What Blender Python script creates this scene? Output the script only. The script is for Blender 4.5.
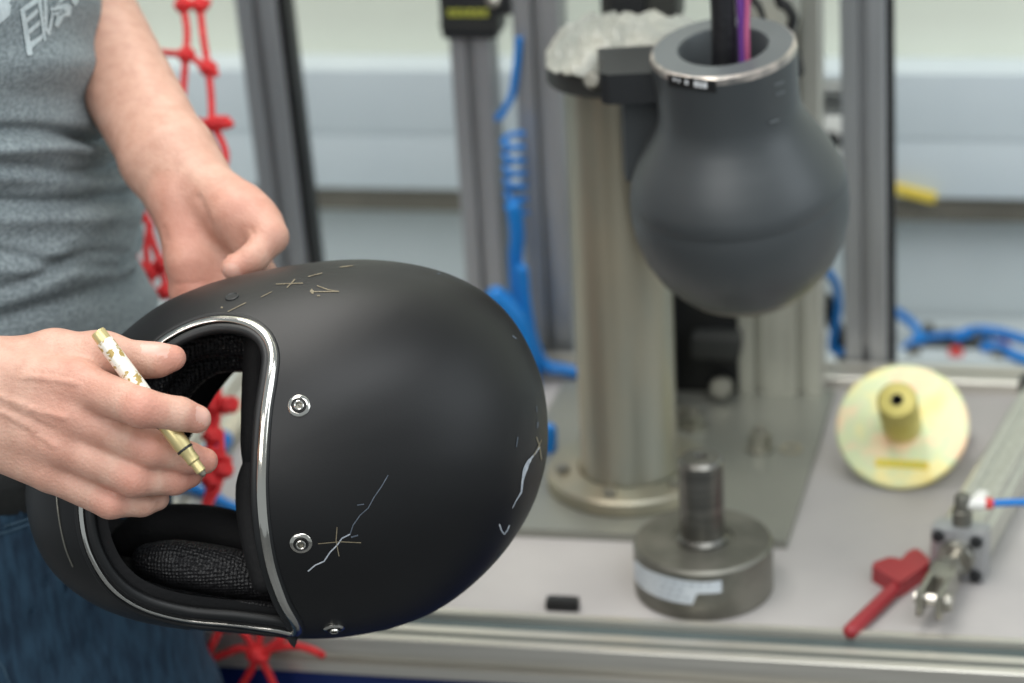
import bpy, bmesh, math, random
import numpy as np
from mathutils import Vector, Matrix
from mathutils.bvhtree import BVHTree

for o in list(bpy.data.objects):
    bpy.data.objects.remove(o, do_unlink=True)
SC = bpy.context.scene
COL = SC.collection
random.seed(7)
RNG = np.random.default_rng(7)

# ------------------------------------------------------------------ camera
F = 85.0 / 36.0 * 1024.0                       # focal length in picture units
YAW, PITCH, ROLL = math.radians(12.6), math.radians(66.5), math.radians(-3.4)
CAM = np.array([0.0, 0.0, 1.72])
ROT = Matrix.Rotation(YAW, 3, 'Z') @ Matrix.Rotation(PITCH, 3, 'X') @ Matrix.Rotation(ROLL, 3, 'Z')
MR = np.array(ROT)
cd = bpy.data.cameras.new('camera')
cd.lens = 85.0
cd.sensor_width = 36.0
cd.clip_start = 0.05
cd.dof.use_dof = True
cd.dof.focus_distance = 1.485
cd.dof.aperture_fstop = 4.6
cam = bpy.data.objects.new('camera', cd)
COL.objects.link(cam)
cam.matrix_world = Matrix.Translation(Vector(CAM)) @ ROT.to_4x4()
SC.camera = cam


def srgb(r, g, b):
    def c(v):
        v /= 255.0
        return v / 12.92 if v <= 0.04045 else ((v + 0.055) / 1.055) ** 2.4
    return (c(r), c(g), c(b), 1.0)


# ------------------------------------------------------------------ world and lights
w = bpy.data.worlds.new('world')
SC.world = w
w.use_nodes = True
w.node_tree.nodes['Background'].inputs[0].default_value = (0.86, 0.95, 1.0, 1)
w.node_tree.nodes['Background'].inputs[1].default_value = 0.42


def area(name, loc, target, sx, sy, energy, color):
    l = bpy.data.lights.new(name, 'AREA')
    l.shape = 'RECTANGLE'
    l.size, l.size_y, l.energy, l.color = sx, sy, energy, color
    o = bpy.data.objects.new(name, l)
    COL.objects.link(o)
    o.location = loc
    o.rotation_euler = (Vector(target) - Vector(loc)).to_track_quat('-Z', 'Y').to_euler()
    return o


area('ceiling_or_fill_lamp', (-0.9, 1.9, 3.3), (-0.45, 1.9, 0.8), 2.6, 1.2, 58, (1.0, 0.97, 0.92))
area('ceiling_or_fill_lamp', (0.6, 0.3, 3.2), (-0.4, 1.6, 0.9), 2.0, 1.2, 30, (0.95, 0.98, 1.0))
area('ceiling_or_fill_lamp', (-1.0, -1.3, 2.7), (-0.5, 2.2, 0.8), 2.2, 1.2, 34, (1.0, 0.98, 0.95))  # added front fill from behind the camera, brightens the back wall
area('window_daylight', (2.2, 1.2, 2.0), (-0.3, 1.9, 0.9), 1.6, 1.4, 16, (0.88, 0.95, 1.0))

vs = SC.view_settings
vs.view_transform = 'Standard'
vs.look = 'None'
vs.exposure = 0.0
vs.gamma = 1.0
vs.use_curve_mapping = False


# ------------------------------------------------------------------ places
def ray(px, py):
    return MR @ np.array([(px - 512.0) / F, -(py - 341.5) / F, -1.0])


def at(px, py, d):                             # a point at depth d in front of the camera
    return CAM + ray(px, py) * d


def on_z(px, py, z):
    r = ray(px, py)
    return CAM + r * ((z - CAM[2]) / r[2])


def on_y(px, py, y):
    r = ray(px, py)
    return CAM + r * ((y - CAM[1]) / r[1])


def px_of(P):
    v = (np.asarray(P) - CAM) @ MR
    d = -v[..., 2]
    return np.stack([512 + F * v[..., 0] / d, 341.5 - F * v[..., 1] / d, d], -1)


# ------------------------------------------------------------------ materials
def mat(name, c1, c2=None, scale=8.0, rough=0.5, metal=0.0, bump=0.0, bscale=None, coat=0.0,
        sss=0.0, stretch=None, detail=4.0, trans=0.0, rvar=0.0, sheen=0.0, lo=0.35, hi=0.65, spec=None):
    m = bpy.data.materials.new(name)
    m.use_nodes = True
    nt = m.node_tree
    b = nt.nodes['Principled BSDF']
    b.inputs['Roughness'].default_value = rough
    b.inputs['Metallic'].default_value = metal
    if spec is not None:
        b.inputs['Specular IOR Level'].default_value = spec
    if coat:
        b.inputs['Coat Weight'].default_value = coat
        b.inputs['Coat Roughness'].default_value = 0.15
    if sss:
        b.inputs['Subsurface Weight'].default_value = sss
        b.inputs['Subsurface Radius'].default_value = (1.0, 0.35, 0.2)
        b.inputs['Subsurface Scale'].default_value = 0.006
    if trans:
        b.inputs['Transmission Weight'].default_value = trans
    if sheen:
        b.inputs['Sheen Weight'].default_value = sheen
        b.inputs['Sheen Roughness'].default_value = 0.5
    tc = nt.nodes.new('ShaderNodeTexCoord')
    mp = nt.nodes.new('ShaderNodeMapping')
    nt.links.new(tc.outputs['Object'], mp.inputs['Vector'])
    if stretch:
        mp.inputs['Scale'].default_value = stretch
    n = nt.nodes.new('ShaderNodeTexNoise')
    n.inputs['Scale'].default_value = scale
    n.inputs['Detail'].default_value = detail
    nt.links.new(mp.outputs['Vector'], n.inputs['Vector'])
    r = nt.nodes.new('ShaderNodeValToRGB')
    r.color_ramp.elements[0].color = c1
    r.color_ramp.elements[1].color = c2 or tuple(min(1, v * 1.12) for v in c1[:3]) + (1,)
    r.color_ramp.elements[0].position = lo
    r.color_ramp.elements[1].position = hi
    nt.links.new(n.outputs['Fac'], r.inputs['Fac'])
    nt.links.new(r.outputs['Color'], b.inputs['Base Color'])
    if rvar:
        mr = nt.nodes.new('ShaderNodeMapRange')
        mr.inputs['To Min'].default_value = rough - rvar
        mr.inputs['To Max'].default_value = rough + rvar
        nt.links.new(n.outputs['Fac'], mr.inputs['Value'])
        nt.links.new(mr.outputs['Result'], b.inputs['Roughness'])
    if bump:
        n2 = nt.nodes.new('ShaderNodeTexNoise')
        n2.inputs['Scale'].default_value = bscale or scale * 3
        n2.inputs['Detail'].default_value = 5
        nt.links.new(mp.outputs['Vector'], n2.inputs['Vector'])
        bp = nt.nodes.new('ShaderNodeBump')
        bp.inputs['Strength'].default_value = bump
        bp.inputs['Distance'].default_value = 0.002
        nt.links.new(n2.outputs['Fac'], bp.inputs['Height'])
        nt.links.new(bp.outputs['Normal'], b.inputs['Normal'])
    return m


def mesh_dots(m, scale=420.0, strength=0.8):   # perforated fabric: cells as bump
    nt = m.node_tree
    b = nt.nodes['Principled BSDF']
    tc = nt.nodes.new('ShaderNodeTexCoord')
    v = nt.nodes.new('ShaderNodeTexVoronoi')
    v.inputs['Scale'].default_value = scale
    v.inputs['Randomness'].default_value = 0.25
    nt.links.new(tc.outputs['Object'], v.inputs['Vector'])
    bp = nt.nodes.new('ShaderNodeBump')
    bp.inputs['Strength'].default_value = strength
    bp.inputs['Distance'].default_value = 0.002
    nt.links.new(v.outputs['Distance'], bp.inputs['Height'])
    nt.links.new(bp.outputs['Normal'], b.inputs['Normal'])
    return m


M = {}
M['wall'] = mat('cream_wall_paint', srgb(214, 219, 205), srgb(222, 226, 212), 3, 0.7)
M['trunk'] = mat('white_trunking_plastic', srgb(198, 208, 213), srgb(206, 215, 219), 4, 0.45)
M['panel'] = mat('pale_blue_grey_panel', srgb(190, 199, 200), srgb(202, 209, 210), 3, 0.35)
M['floor'] = mat('grey_floor', srgb(90, 92, 94), srgb(110, 112, 113), 3, 0.6)
M['alu'] = mat('anodised_aluminium', srgb(164, 166, 168), srgb(176, 178, 180), 6, 0.38, 0.65, stretch=(30, 30, 1))
M['aluwarm'] = mat('bright_aluminium', srgb(190, 190, 180), srgb(205, 205, 195), 6, 0.36, 0.7, stretch=(30, 30, 1))
M['steel'] = mat('turned_steel', srgb(150, 148, 140), srgb(172, 170, 160), 20, 0.30, 0.9, bump=0.08, bscale=200)
M['steeldull'] = mat('dull_steel', srgb(112, 111, 103), srgb(136, 134, 125), 30, 0.42, 0.75, bump=0.1, bscale=300)
M['zinc'] = mat('zinc_plated_tube', srgb(172, 163, 142), srgb(154, 154, 140), 6, 0.32, 0.6, stretch=(3, 3, 1))
M['plate'] = mat('galvanised_plate', srgb(146, 148, 140), srgb(162, 162, 152), 5, 0.38, 0.6, rvar=0.06)
M['railalu'] = mat('worn_bright_rail', srgb(196, 192, 182), srgb(214, 210, 200), 6, 0.3, 0.65, stretch=(1, 30, 30))
M['insert'] = mat('grey_green_slot_insert', srgb(70, 82, 82), srgb(80, 92, 92), 8, 0.5)
M['hub'] = mat('olive_yellow_chromate', srgb(176, 164, 84), srgb(202, 190, 112), 30, 0.36, 0.35)
M['shaft'] = mat('dark_turned_shaft', srgb(106, 105, 100), srgb(126, 124, 118), 20, 0.3, 0.85, stretch=(1, 1, 8))
M['chrome'] = mat('polished_chrome', srgb(205, 200, 190), srgb(225, 222, 215), 15, 0.12, 1.0, bump=0.05, bscale=120)
M['top'] = mat('grey_worktop', srgb(168, 164, 162), srgb(181, 177, 174), 7, 0.45, bump=0.05, bscale=60)
M['blue'] = mat('blue_cabinet_paint', srgb(8, 30, 84), srgb(12, 38, 98), 4, 0.4)
M['blackrub'] = mat('black_rubber', srgb(16, 17, 18), srgb(24, 25, 26), 20, 0.5)
M['blackcab'] = mat('black_cable_sleeve', srgb(14, 14, 18), srgb(22, 22, 26), 60, 0.5, bump=0.3)
M['black'] = mat('black_plastic', srgb(26, 28, 30), srgb(34, 36, 38), 10, 0.45)
M['dark'] = mat('dark_machine_enamel', srgb(42, 44, 44), srgb(54, 55, 52), 6, 0.5)
M['nib_shade'] = mat('brown_grey_nib_and_shadow', srgb(104, 100, 90), srgb(118, 113, 102), 8, 0.5, 0.2)  # colour of the marker nib and of the painted shadow under the trunking
M['hose'] = mat('blue_air_hose', srgb(16, 116, 196), srgb(24, 130, 210), 10, 0.35, spec=0.4)
M['hosepale'] = mat('cream_hose', srgb(196, 190, 168), srgb(208, 202, 180), 10, 0.5)
M['red'] = mat('red_polypropylene_rope', srgb(205, 26, 34), srgb(232, 48, 50), 120, 0.55, bump=0.8, bscale=500)
M['redpaint'] = mat('red_paint', srgb(150, 40, 48), srgb(160, 48, 54), 30, 0.4)
M['redtip'] = mat('red_collet_plastic', srgb(200, 60, 60), srgb(210, 70, 66), 30, 0.4)
M['white'] = mat('white_plastic', srgb(222, 222, 216), srgb(232, 232, 226), 10, 0.45)
M['label'] = mat('white_paper_label', srgb(205, 212, 218), srgb(222, 228, 232), 40, 0.6)
M['ink'] = mat('grey_print', srgb(150, 158, 165), srgb(160, 168, 175), 40, 0.6)
M['yellow'] = mat('yellow_plastic', srgb(222, 196, 70), srgb(232, 205, 84), 20, 0.45)
M['ytext'] = mat('yellow_print', srgb(190, 196, 70), srgb(205, 208, 84), 20, 0.6)
M['wtext'] = mat('white_print', srgb(225, 228, 230), srgb(235, 238, 240), 20, 0.6)
M['headform'] = mat('grey_headform_enamel', srgb(68, 72, 74), srgb(74, 78, 80), 6, 0.42, 0.15, bump=0.05, bscale=40)
M['headtip'] = mat('brownish_headform_bottom', srgb(104, 98, 90), srgb(112, 106, 98), 8, 0.3, 0.35)  # lowest part in a browner, lighter tone than the shell
M['headrim'] = mat('worn_bright_rim', srgb(120, 120, 118), srgb(200, 190, 180), 60, 0.3, 0.6)
M['headring'] = mat('grey_ring_face', srgb(90, 95, 97), srgb(98, 103, 105), 10, 0.4, 0.2)
M['purple'] = mat('purple_wire', srgb(104, 58, 140), srgb(116, 68, 150), 20, 0.45)
M['pink'] = mat('pink_wire', srgb(180, 90, 130), srgb(190, 100, 138), 20, 0.45)
M['film'] = mat('crumpled_translucent_film', srgb(146, 150, 143), srgb(172, 170, 157), 14, 0.3, 0, bump=0.6, bscale=50, sheen=0.2)
M['helmet'] = mat('matt_black_shell', srgb(15, 15, 16), srgb(17, 17, 18), 8, 0.44, bump=0.03, bscale=700, spec=0.42)
M['liner'] = mat('charcoal_felt_lining', srgb(26, 28, 32), srgb(36, 38, 42), 300, 0.9, bump=0.5, bscale=900)
M['pad'] = mesh_dots(mat('black_perforated_pad', srgb(34, 34, 36), srgb(42, 42, 44), 40, 0.38))
M['padcloth'] = mat('black_soft_lining', srgb(12, 12, 14), srgb(16, 16, 18), 60, 0.8, bump=0.3, bscale=300)
M['paintmark'] = mat('ochre_marker_paint', srgb(110, 100, 80), srgb(134, 124, 102), 200, 0.6)
M['scratch'] = mat('pale_scratch', srgb(150, 158, 168), srgb(196, 200, 205), 300, 0.6)
M['scratchdim'] = mat('dull_scratch', srgb(70, 78, 88), srgb(90, 98, 108), 300, 0.6)
M['gold'] = mat('brass_gold_barrel', srgb(206, 190, 134), srgb(220, 204, 150), 40, 0.36, 0.6)
M['goldlabel'] = mat('flaking_white_gold_label', srgb(176, 150, 86), srgb(238, 234, 222), 230, 0.4, 0.2, lo=0.42, hi=0.46, detail=4)
M['jeans'] = mat('dark_blue_denim', srgb(20, 45, 66), srgb(40, 70, 92), 60, 0.85, bump=0.4, bscale=700, stretch=(3, 3, 0.6))
M['stitch'] = mat('denim_seam', srgb(48, 74, 94), srgb(60, 86, 104), 200, 0.8)
M['belt'] = mat('black_leather', srgb(18, 19, 18), srgb(26, 27, 25), 60, 0.5, bump=0.4)
M['shirt'] = mat('heather_grey_fleece', srgb(104, 114, 118), srgb(160, 171, 174), 260, 0.95, bump=0.5, bscale=600, detail=6, lo=0.25, hi=0.75, stretch=(1, 1, 1.6))
M['print'] = mat('pale_grey_flock_print', srgb(184, 197, 200), srgb(204, 214, 216), 200, 0.8)
M['printdark'] = mat('print_outline', srgb(98, 110, 114), srgb(108, 118, 122), 200, 0.9)
M['shoe'] = mat('dark_shoe_leather', srgb(30, 30, 32), srgb(40, 40, 42), 20, 0.5)
M['nail'] = mat('finger_nail', srgb(212, 165, 148), srgb(218, 172, 156), 40, 0.32, sss=0.2)


def iridescent():                              # yellow chromate: yellow, pink and green patches
    m = mat('yellow_chromate', srgb(234, 212, 128), srgb(246, 212, 172), 22, 0.36, 0.25)
    nt = m.node_tree
    r = [n for n in nt.nodes if n.type == 'VALTORGB'][0].color_ramp
    r.elements[0].position, r.elements[1].position = 0.28, 0.72
    for p, c in ((0.40, srgb(238, 226, 160)), (0.5, srgb(208, 220, 178)), (0.6, srgb(242, 210, 172))):
        e = r.elements.new(p)
        e.color = c
    return m


M['chromate'] = iridescent()


def skin():
    m = mat('skin', srgb(194, 150, 130), srgb(211, 170, 150), 90, 0.48, bump=0.3, bscale=520, sss=0.08, lo=0.3, hi=0.7)
    nt = m.node_tree
    b = nt.nodes['Principled BSDF']
    ramp = [n for n in nt.nodes if n.type == 'VALTORGB'][0]
    at_ = nt.nodes.new('ShaderNodeAttribute')
    at_.attribute_name = 'flush'               # blood colour of palms, knuckles and fingertips
    mx = nt.nodes.new('ShaderNodeMix')
    mx.data_type = 'RGBA'
    mx.inputs['B'].default_value = srgb(204, 120, 102)
    nt.links.new(at_.outputs['Fac'], mx.inputs['Factor'])
    nt.links.new(ramp.outputs['Color'], mx.inputs['A'])
    nt.links.new(mx.outputs['Result'], b.inputs['Base Color'])
    return m


M['skin'] = skin()


# ------------------------------------------------------------------ object helpers
def tag(o, label=None, cat=None, group=None, kind=None):
    if label: o['label'] = label
    if cat: o['category'] = cat
    if group: o['group'] = group
    if kind: o['kind'] = kind
    return o


def thing(name, loc, label, cat, group=None, rot=None):
    o = bpy.data.objects.new(name, None)
    o.empty_display_size = 0.05
    COL.objects.link(o)
    o.location = Vector(loc)
    if rot is not None:
        o.rotation_euler = rot
    return tag(o, label, cat, group)


class MB:
    def __init__(s):
        s.v, s.f = [], []

    def add(s, v, f):
        n = len(s.v)
        s.v += [tuple(float(c) for c in p) for p in v]
        s.f += [tuple(i + n for i in q) for q in f]
        return s

    def box(s, c, size, rot=None, bev=0.0):
        hx, hy, hz = (d / 2 for d in size)
        b = min(bev, hx * .9, hy * .9, hz * .9)
        R = np.array(rot) if rot is not None else np.eye(3)
        if b <= 0:
            P = [(x, y, z) for z in (-hz, hz) for x, y in ((-hx, -hy), (hx, -hy), (hx, hy), (-hx, hy))]
            Fc = [(3, 2, 1, 0), (4, 5, 6, 7), (0, 1, 5, 4), (1, 2, 6, 5), (2, 3, 7, 6), (3, 0, 4, 7)]
            s.add([R @ np.array(p) + c for p in P], Fc)
            return s
        bm = bmesh.new()
        bmesh.ops.create_cube(bm, size=1.0)
        for v in bm.verts:
            v.co = (v.co.x * 2 * hx, v.co.y * 2 * hy, v.co.z * 2 * hz)
        bmesh.ops.bevel(bm, geom=bm.edges[:], offset=b, segments=2, affect='EDGES', profile=0.7)
        bm.verts.index_update()
        s.add([R @ np.array(v.co) + c for v in bm.verts], [[v.index for v in f.verts] for f in bm.faces])
        bm.free()
        return s

    def lathe(s, prof, c=(0, 0, 0), rot=None, n=48, sx=1.0, sy=1.0):
        R = np.array(rot) if rot is not None else np.eye(3)
        V, Fc = [], []
        for r, z in prof:
            for i in range(n):
                a = 2 * math.pi * i / n
                V.append(R @ np.array([r * math.cos(a) * sx, r * math.sin(a) * sy, z]) + np.array(c))
        for k in range(len(prof) - 1):
            for i in range(n):
                j = (i + 1) % n
                Fc.append((k * n + i, k * n + j, (k + 1) * n + j, (k + 1) * n + i))
        s.add(V, Fc)
        return s

    def prism(s, poly, h, c=(0, 0, 0), rot=None):    # polygon in xy (counter-clockwise), pushed along z
        R = np.array(rot) if rot is not None else np.eye(3)
        n = len(poly)
        V = [R @ np.array([x, y, z]) + np.array(c) for z in (0, h) for x, y in poly]
        Fc = [tuple(range(n - 1, -1, -1)), tuple(range(n, 2 * n))]
        Fc += [(i, (i + 1) % n, n + (i + 1) % n, n + i) for i in range(n)]
        s.add(V, Fc)
        return s

    def tube(s, pts, r, n=12, smooth=6, closed=False, caps=True, flat=None, up=None):
        """a rope through pts; r a number or one per point; flat = (direction scale across, along up)"""
        P = np.array(pts, float)
        rr = np.full(len(P), r, float) if np.isscalar(r) else np.array(r, float)
        if smooth > 1:
            P, rr = catmull(P, rr, smooth, closed)
        m = len(P)
        T = np.zeros_like(P)
        if closed:
            T = np.roll(P, -1, 0) - np.roll(P, 1, 0)
        else:
            T[1:-1] = P[2:] - P[:-2]
            T[0] = P[1] - P[0]
            T[-1] = P[-1] - P[-2]
        T /= np.linalg.norm(T, axis=1)[:, None] + 1e-12
        if caps and not closed:                        # rounded ends
            st, en = [], []
            for k in (0.35, 0.7, 0.92):
                st.append((P[0] - T[0] * rr[0] * k, rr[0] * math.sqrt(1 - k * k)))
                en.append((P[-1] + T[-1] * rr[-1] * k, rr[-1] * math.sqrt(1 - k * k)))
            P = np.array([a for a, _ in reversed(st)] + list(P) + [a for a, _ in en])
            rr = np.array([b for _, b in reversed(st)] + list(rr) + [b for _, b in en])
            T = np.array([T[0]] * 3 + list(T) + [T[-1]] * 3)
            m = len(P)
        ref = np.array(up if up is not None else (0, 0, 1.0), float)
        if up is None and abs(T[0] @ ref) > 0.9:
            ref = np.array([1.0, 0, 0])
        V, Fc = [], []
        N = None
        ups = None
        if up is not None and np.ndim(up) == 2:
            ups = np.array(up, float)
            ref = ups[0]
        for i in range(m):
            if ups is not None:
                N = ups[min(int(round(i * (len(ups) - 1) / max(m - 1, 1))), len(ups) - 1)]
            elif N is None or up is not None:
                N = ref
            N = N - T[i] * (N @ T[i])
            N /= np.linalg.norm(N) + 1e-12
            B = np.cross(T[i], N)
            fa, fb = flat if flat else (1, 1)
            for k in range(n):
                a = 2 * math.pi * k / n
                V.append(P[i] + rr[i] * (fa * math.cos(a) * B + fb * math.sin(a) * N))
        for i in range(m if closed else m - 1):
            j = (i + 1) % m
            for k in range(n):
                l = (k + 1) % n
                Fc.append((i * n + k, i * n + l, j * n + l, j * n + k))
        if not closed:
            Fc.append(tuple(range(n - 1, -1, -1)))
            Fc.append(tuple((m - 1) * n + k for k in range(n)))
        s.add(V, Fc)
        return s

    def build(s, name, material, parent=None, smooth=True, angle=40, mats=None, fm=None, origin=None):
        me = bpy.data.meshes.new(name)
        off = np.zeros(3)
        if parent is not None:
            W = world_of(parent)
            Wi = W.inverted()
            vv = [tuple(Wi @ Vector(p)) for p in s.v]
        else:
            if origin is None:
                A = np.array(s.v)
                origin = ((A[:, 0].min() + A[:, 0].max()) / 2, (A[:, 1].min() + A[:, 1].max()) / 2, A[:, 2].min())
            vv = [tuple(np.array(p) - np.array(origin)) for p in s.v]
        me.from_pydata(vv, [], s.f)
        me.validate()
        me.update()
        bm = bmesh.new()
        bm.from_mesh(me)
        bmesh.ops.recalc_face_normals(bm, faces=bm.faces)
        bm.to_mesh(me)
        bm.free()
        for mm in (mats or [material]):
            me.materials.append(mm)
        if fm is not None:
            me.polygons.foreach_set('material_index', np.array(fm, dtype=np.int32))
        if smooth:
            me.polygons.foreach_set('use_smooth', np.ones(len(me.polygons), dtype=bool))
            if angle:
                me.set_sharp_from_angle(angle=math.radians(angle))
        o = bpy.data.objects.new(name, me)
        COL.objects.link(o)
        if parent is not None:
            o.parent = parent
        else:
            o.location = Vector(origin)
        return o


def world_of(o):
    L = Matrix.Translation(o.location) @ o.rotation_euler.to_matrix().to_4x4()
    return world_of(o.parent) @ L if o.parent else L


def catmull(P, rr, k, closed=False):
    n = len(P)
    oP, oR = [], []
    segs = n if closed else n - 1
    for i in range(segs):
        if closed:
            a, b, c, d = (P[(i + q) % n] for q in (-1, 0, 1, 2))
            rb, rc = rr[i], rr[(i + 1) % n]
        else:
            a, b, c, d = P[max(i - 1, 0)], P[i], P[i + 1], P[min(i + 2, n - 1)]
            rb, rc = rr[i], rr[i + 1]
        for q in range(k):
            t = q / k
            oP.append(0.5 * ((2 * b) + (c - a) * t + (2 * a - 5 * b + 4 * c - d) * t * t + (-a + 3 * b - 3 * c + d) * t ** 3))
            oR.append(rb + (rc - rb) * t)
    if not closed:
        oP.append(P[-1])
        oR.append(rr[-1])
    return np.array(oP), np.array(oR)


def frame_z(d, hint=(0, 0, 1)):                # rotation whose z axis is d
    z = np.array(d, float)
    z /= np.linalg.norm(z)
    h = np.array(hint, float)
    if abs(h @ z) > 0.95:
        h = np.array([1.0, 0, 0])
    x = np.cross(h, z)
    x /= np.linalg.norm(x)
    y = np.cross(z, x)
    return np.stack([x, y, z], 1)


def slot_section(nx, ny, m=0.04):              # outline of a slotted aluminium profile
    hw, hh = nx * m / 2, ny * m / 2
    out = []

    def side(p0, d, nrm, cnt):
        for k in range(cnt):
            c = p0 + d * (m * (k + 0.5))
            for s_, dep in ((-0.1, 0), (-0.1, 0.055), (-0.2, 0.055), (-0.2, 0.10), (-0.08, 0.24), (0.08, 0.24), (0.2, 0.10), (0.2, 0.055), (0.1, 0.055), (0.1, 0)):
                out.append(tuple(c + d * (s_ * m) - nrm * (dep * m)))
    ch = 0.05 * m
    A = np.array
    out.append((-hw + ch, -hh)); side(A([-hw, -hh]), A([1., 0]), A([0., -1]), nx); out.append((hw - ch, -hh))
    out.append((hw, -hh + ch)); side(A([hw, -hh]), A([0., 1]), A([1., 0]), ny); out.append((hw, hh - ch))
    out.append((hw - ch, hh)); side(A([hw, hh]), A([-1., 0]), A([0., 1]), nx); out.append((-hw + ch, hh))
    out.append((-hw, hh - ch)); side(A([-hw, hh]), A([0., -1]), A([-1., 0]), ny); out.append((-hw, -hh + ch))
    return out


# ------------------------------------------------------------------ the setting
TZ = 0.745                                     # worktop height
WALLY = 2.62
tag(MB().box((-0.3, 1.2, -0.02), (5, 5, 0.04)).build('floor', M['floor'], smooth=False), kind='structure')
tag(MB().box((-0.3, WALLY + 0.05, 1.4), (5, 0.1, 2.8)).build('wall_back', M['wall'], smooth=False), kind='structure')
tr = thing('cable_trunking', (-0.3, WALLY - 0.045, 0.755), 'long white cable trunking running along the cream back wall', 'cable trunking')
MB().box((-0.3, WALLY - 0.03, 0.8035), (4.8, 0.06, 0.070), bev=0.004).build('trunking_cover', M['trunk'], tr)
MB().box((-0.3, WALLY - 0.031, 0.876), (4.8, 0.062, 0.076), bev=0.004).build('trunking_cover', M['trunk'], tr)
MB().box((-0.3, WALLY - 0.026, 0.7545), (4.8, 0.052, 0.031)).build('shadow_strip', M['nib_shade'], tr)  # added strip, its brown-grey is the painted shadow below the trunking
tag(MB().box((-0.3, WALLY - 0.006, 0.40), (4.8, 0.012, 0.70), bev=0.002).build('trim_1', M['panel']), kind='structure')

# ------------------------------------------------------------------ the bench
BX0, BX1 = float(on_z(236, 440, 0.75)[0]), 0.75
YF, YR = 1.592, 2.10
bench = thing('workbench', (-0.3, 1.85, 0), 'grey topped workbench with a slotted aluminium front edge and blue front below', 'workbench')
MB().box(((BX0 + BX1) / 2, (YF + 0.05 + YR) / 2, TZ - 0.0125), (BX1 - BX0, YR - YF - 0.05, 0.025), bev=0.001).build('worktop', M['top'], bench)


def rail(x0, x1, y, z, nx, ny, mod, name, material, parent, squash=1.0):
    sec = [(a, b * squash) for a, b in slot_section(nx, ny, mod)]
    R = np.array([[0, 0, 1.0], [1.0, 0, 0], [0, 1.0, 0]])
    MB().prism(sec, x1 - x0, (x0, y, z), R).build(name, material, parent, smooth=False)


lips = [(0.0, -0.034), (0.0, -0.025), (0.008, -0.023), (0.008, -0.015), (0.0, -0.013), (0.0, -0.001), (0.001, 0.0), (0.009, 0.0), (0.0095, -0.016), (0.020, -0.017), (0.0205, -0.003), (0.030, -0.003),
        (0.031, -0.018), (0.0455, -0.018), (0.046, 0.0), (0.0535, 0.0), (0.0545, -0.001), (0.0545, -0.034)]
MB().prism([(y, z) for y, z in reversed(lips)], BX1 - BX0, (BX0, YF, 0.7505), np.array([[0, 0, 1.0], [1.0, 0, 0], [0, 1.0, 0]])).build('front_rail', M['railalu'], bench, smooth=False)
for y_, w_ in ((0.0382, 0.0136), (0.0148, 0.0098)):
    MB().box(((BX0 + BX1) / 2, YF + y_, 0.7505 - 0.010), (BX1 - BX0 - 0.002, w_, 0.010), None, 0.001).build('slot_insert', M['insert'], bench)
MB().prism(slot_section(2, 1, 0.026), YR - YF - 0.05, (BX0 - 0.026, YF + 0.052, TZ - 0.012), np.array([[1.0, 0, 0], [0, 0, 1.0], [0, -1.0, 0]]) @ np.diag([1.0, 1.0, 1.0])).build('side_rail', M['railalu'], bench, smooth=False)
rail(BX0, BX1, YR + 0.02, TZ - 0.008, 1, 1, 0.04, 'rear_rail', M['railalu'], bench)
MB().box(((BX0 + BX1) / 2, YF + 0.012, 0.39), (BX1 - BX0, 0.02, 0.65), bev=0.002).build('front_panel', M['blue'], bench)
for x in (BX0 + 0.03, BX1 - 0.03):
    for y in (YF + 0.05, YR):
        MB().prism(slot_section(1, 1), 0.70, (x, y, 0.0)).build('leg', M['alu'], bench, smooth=False)
shelf = thing('rear_ledge', (-0.3, 2.37, 0), 'grey ledge behind the workbench below the trunking', 'ledge')
MB().box((-0.3, 2.375, 0.60), (4.6, 0.45, 0.02), bev=0.002).build('ledge_board', M['panel'], shelf)
for x in (-2.2, 1.6):
    MB().box((x, 2.375, 0.295), (0.04, 0.40, 0.59), bev=0.002).build('leg', M['panel'], shelf)

# bolted steel plate under the column
c00, c10, c11 = on_z(480, 534, TZ), on_z(787, 549, TZ), on_z(835, 397, TZ)
PT = TZ + 0.008
px0, px1 = c00[0], (c10[0] + c11[0]) / 2
pl = thing('base_plate', ((px0 + px1) / 2, 1.93, TZ), 'rectangular galvanised steel plate lying on the worktop under the column', 'steel plate')
MB().prism([(c00[0], c10[1]), (c10[0], c10[1]), (c11[0], c11[1]), (c00[0] + 0.02, c11[1])], 0.008, (0, 0, TZ)).build('plate', M['plate'], pl, smooth=False)


def bolt(px, py, parent, z=PT, r=0.0085, h=0.012):
    p = on_z(px, py, z)
    hexa = [(r * math.cos(a), r * math.sin(a)) for a in np.arange(6) * math.pi / 3]
    m = MB().lathe([(0.0005, 0), (r * 1.3, 0), (r * 1.3, 0.0025), (0.0005, 0.0025)], p, n=24)
    m.prism(hexa, h, p + np.array([0, 0, 0.0025]))
    m.lathe([(r * .5, 0), (r * .5, h + .007), (r * .42, h + .009), (0.0003, h + .009)], p, n=16)
    return m.build('bolt', M['steel'], parent, angle=30)


bolt(760, 449, pl, r=0.010, h=0.014)
bolt(694, 428, pl, r=0.009)
h0 = on_z(791, 449, PT)
MB().lathe([(0.0105, 0.0), (0.0105, 0.0012), (0.0065, 0.0012), (0.0065, -0.003), (0.0003, -0.003)], h0, n=24).build('hole_bushing', M['zinc'], pl)

# ------------------------------------------------------------------ posts
RY = YR + 0.03


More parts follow.
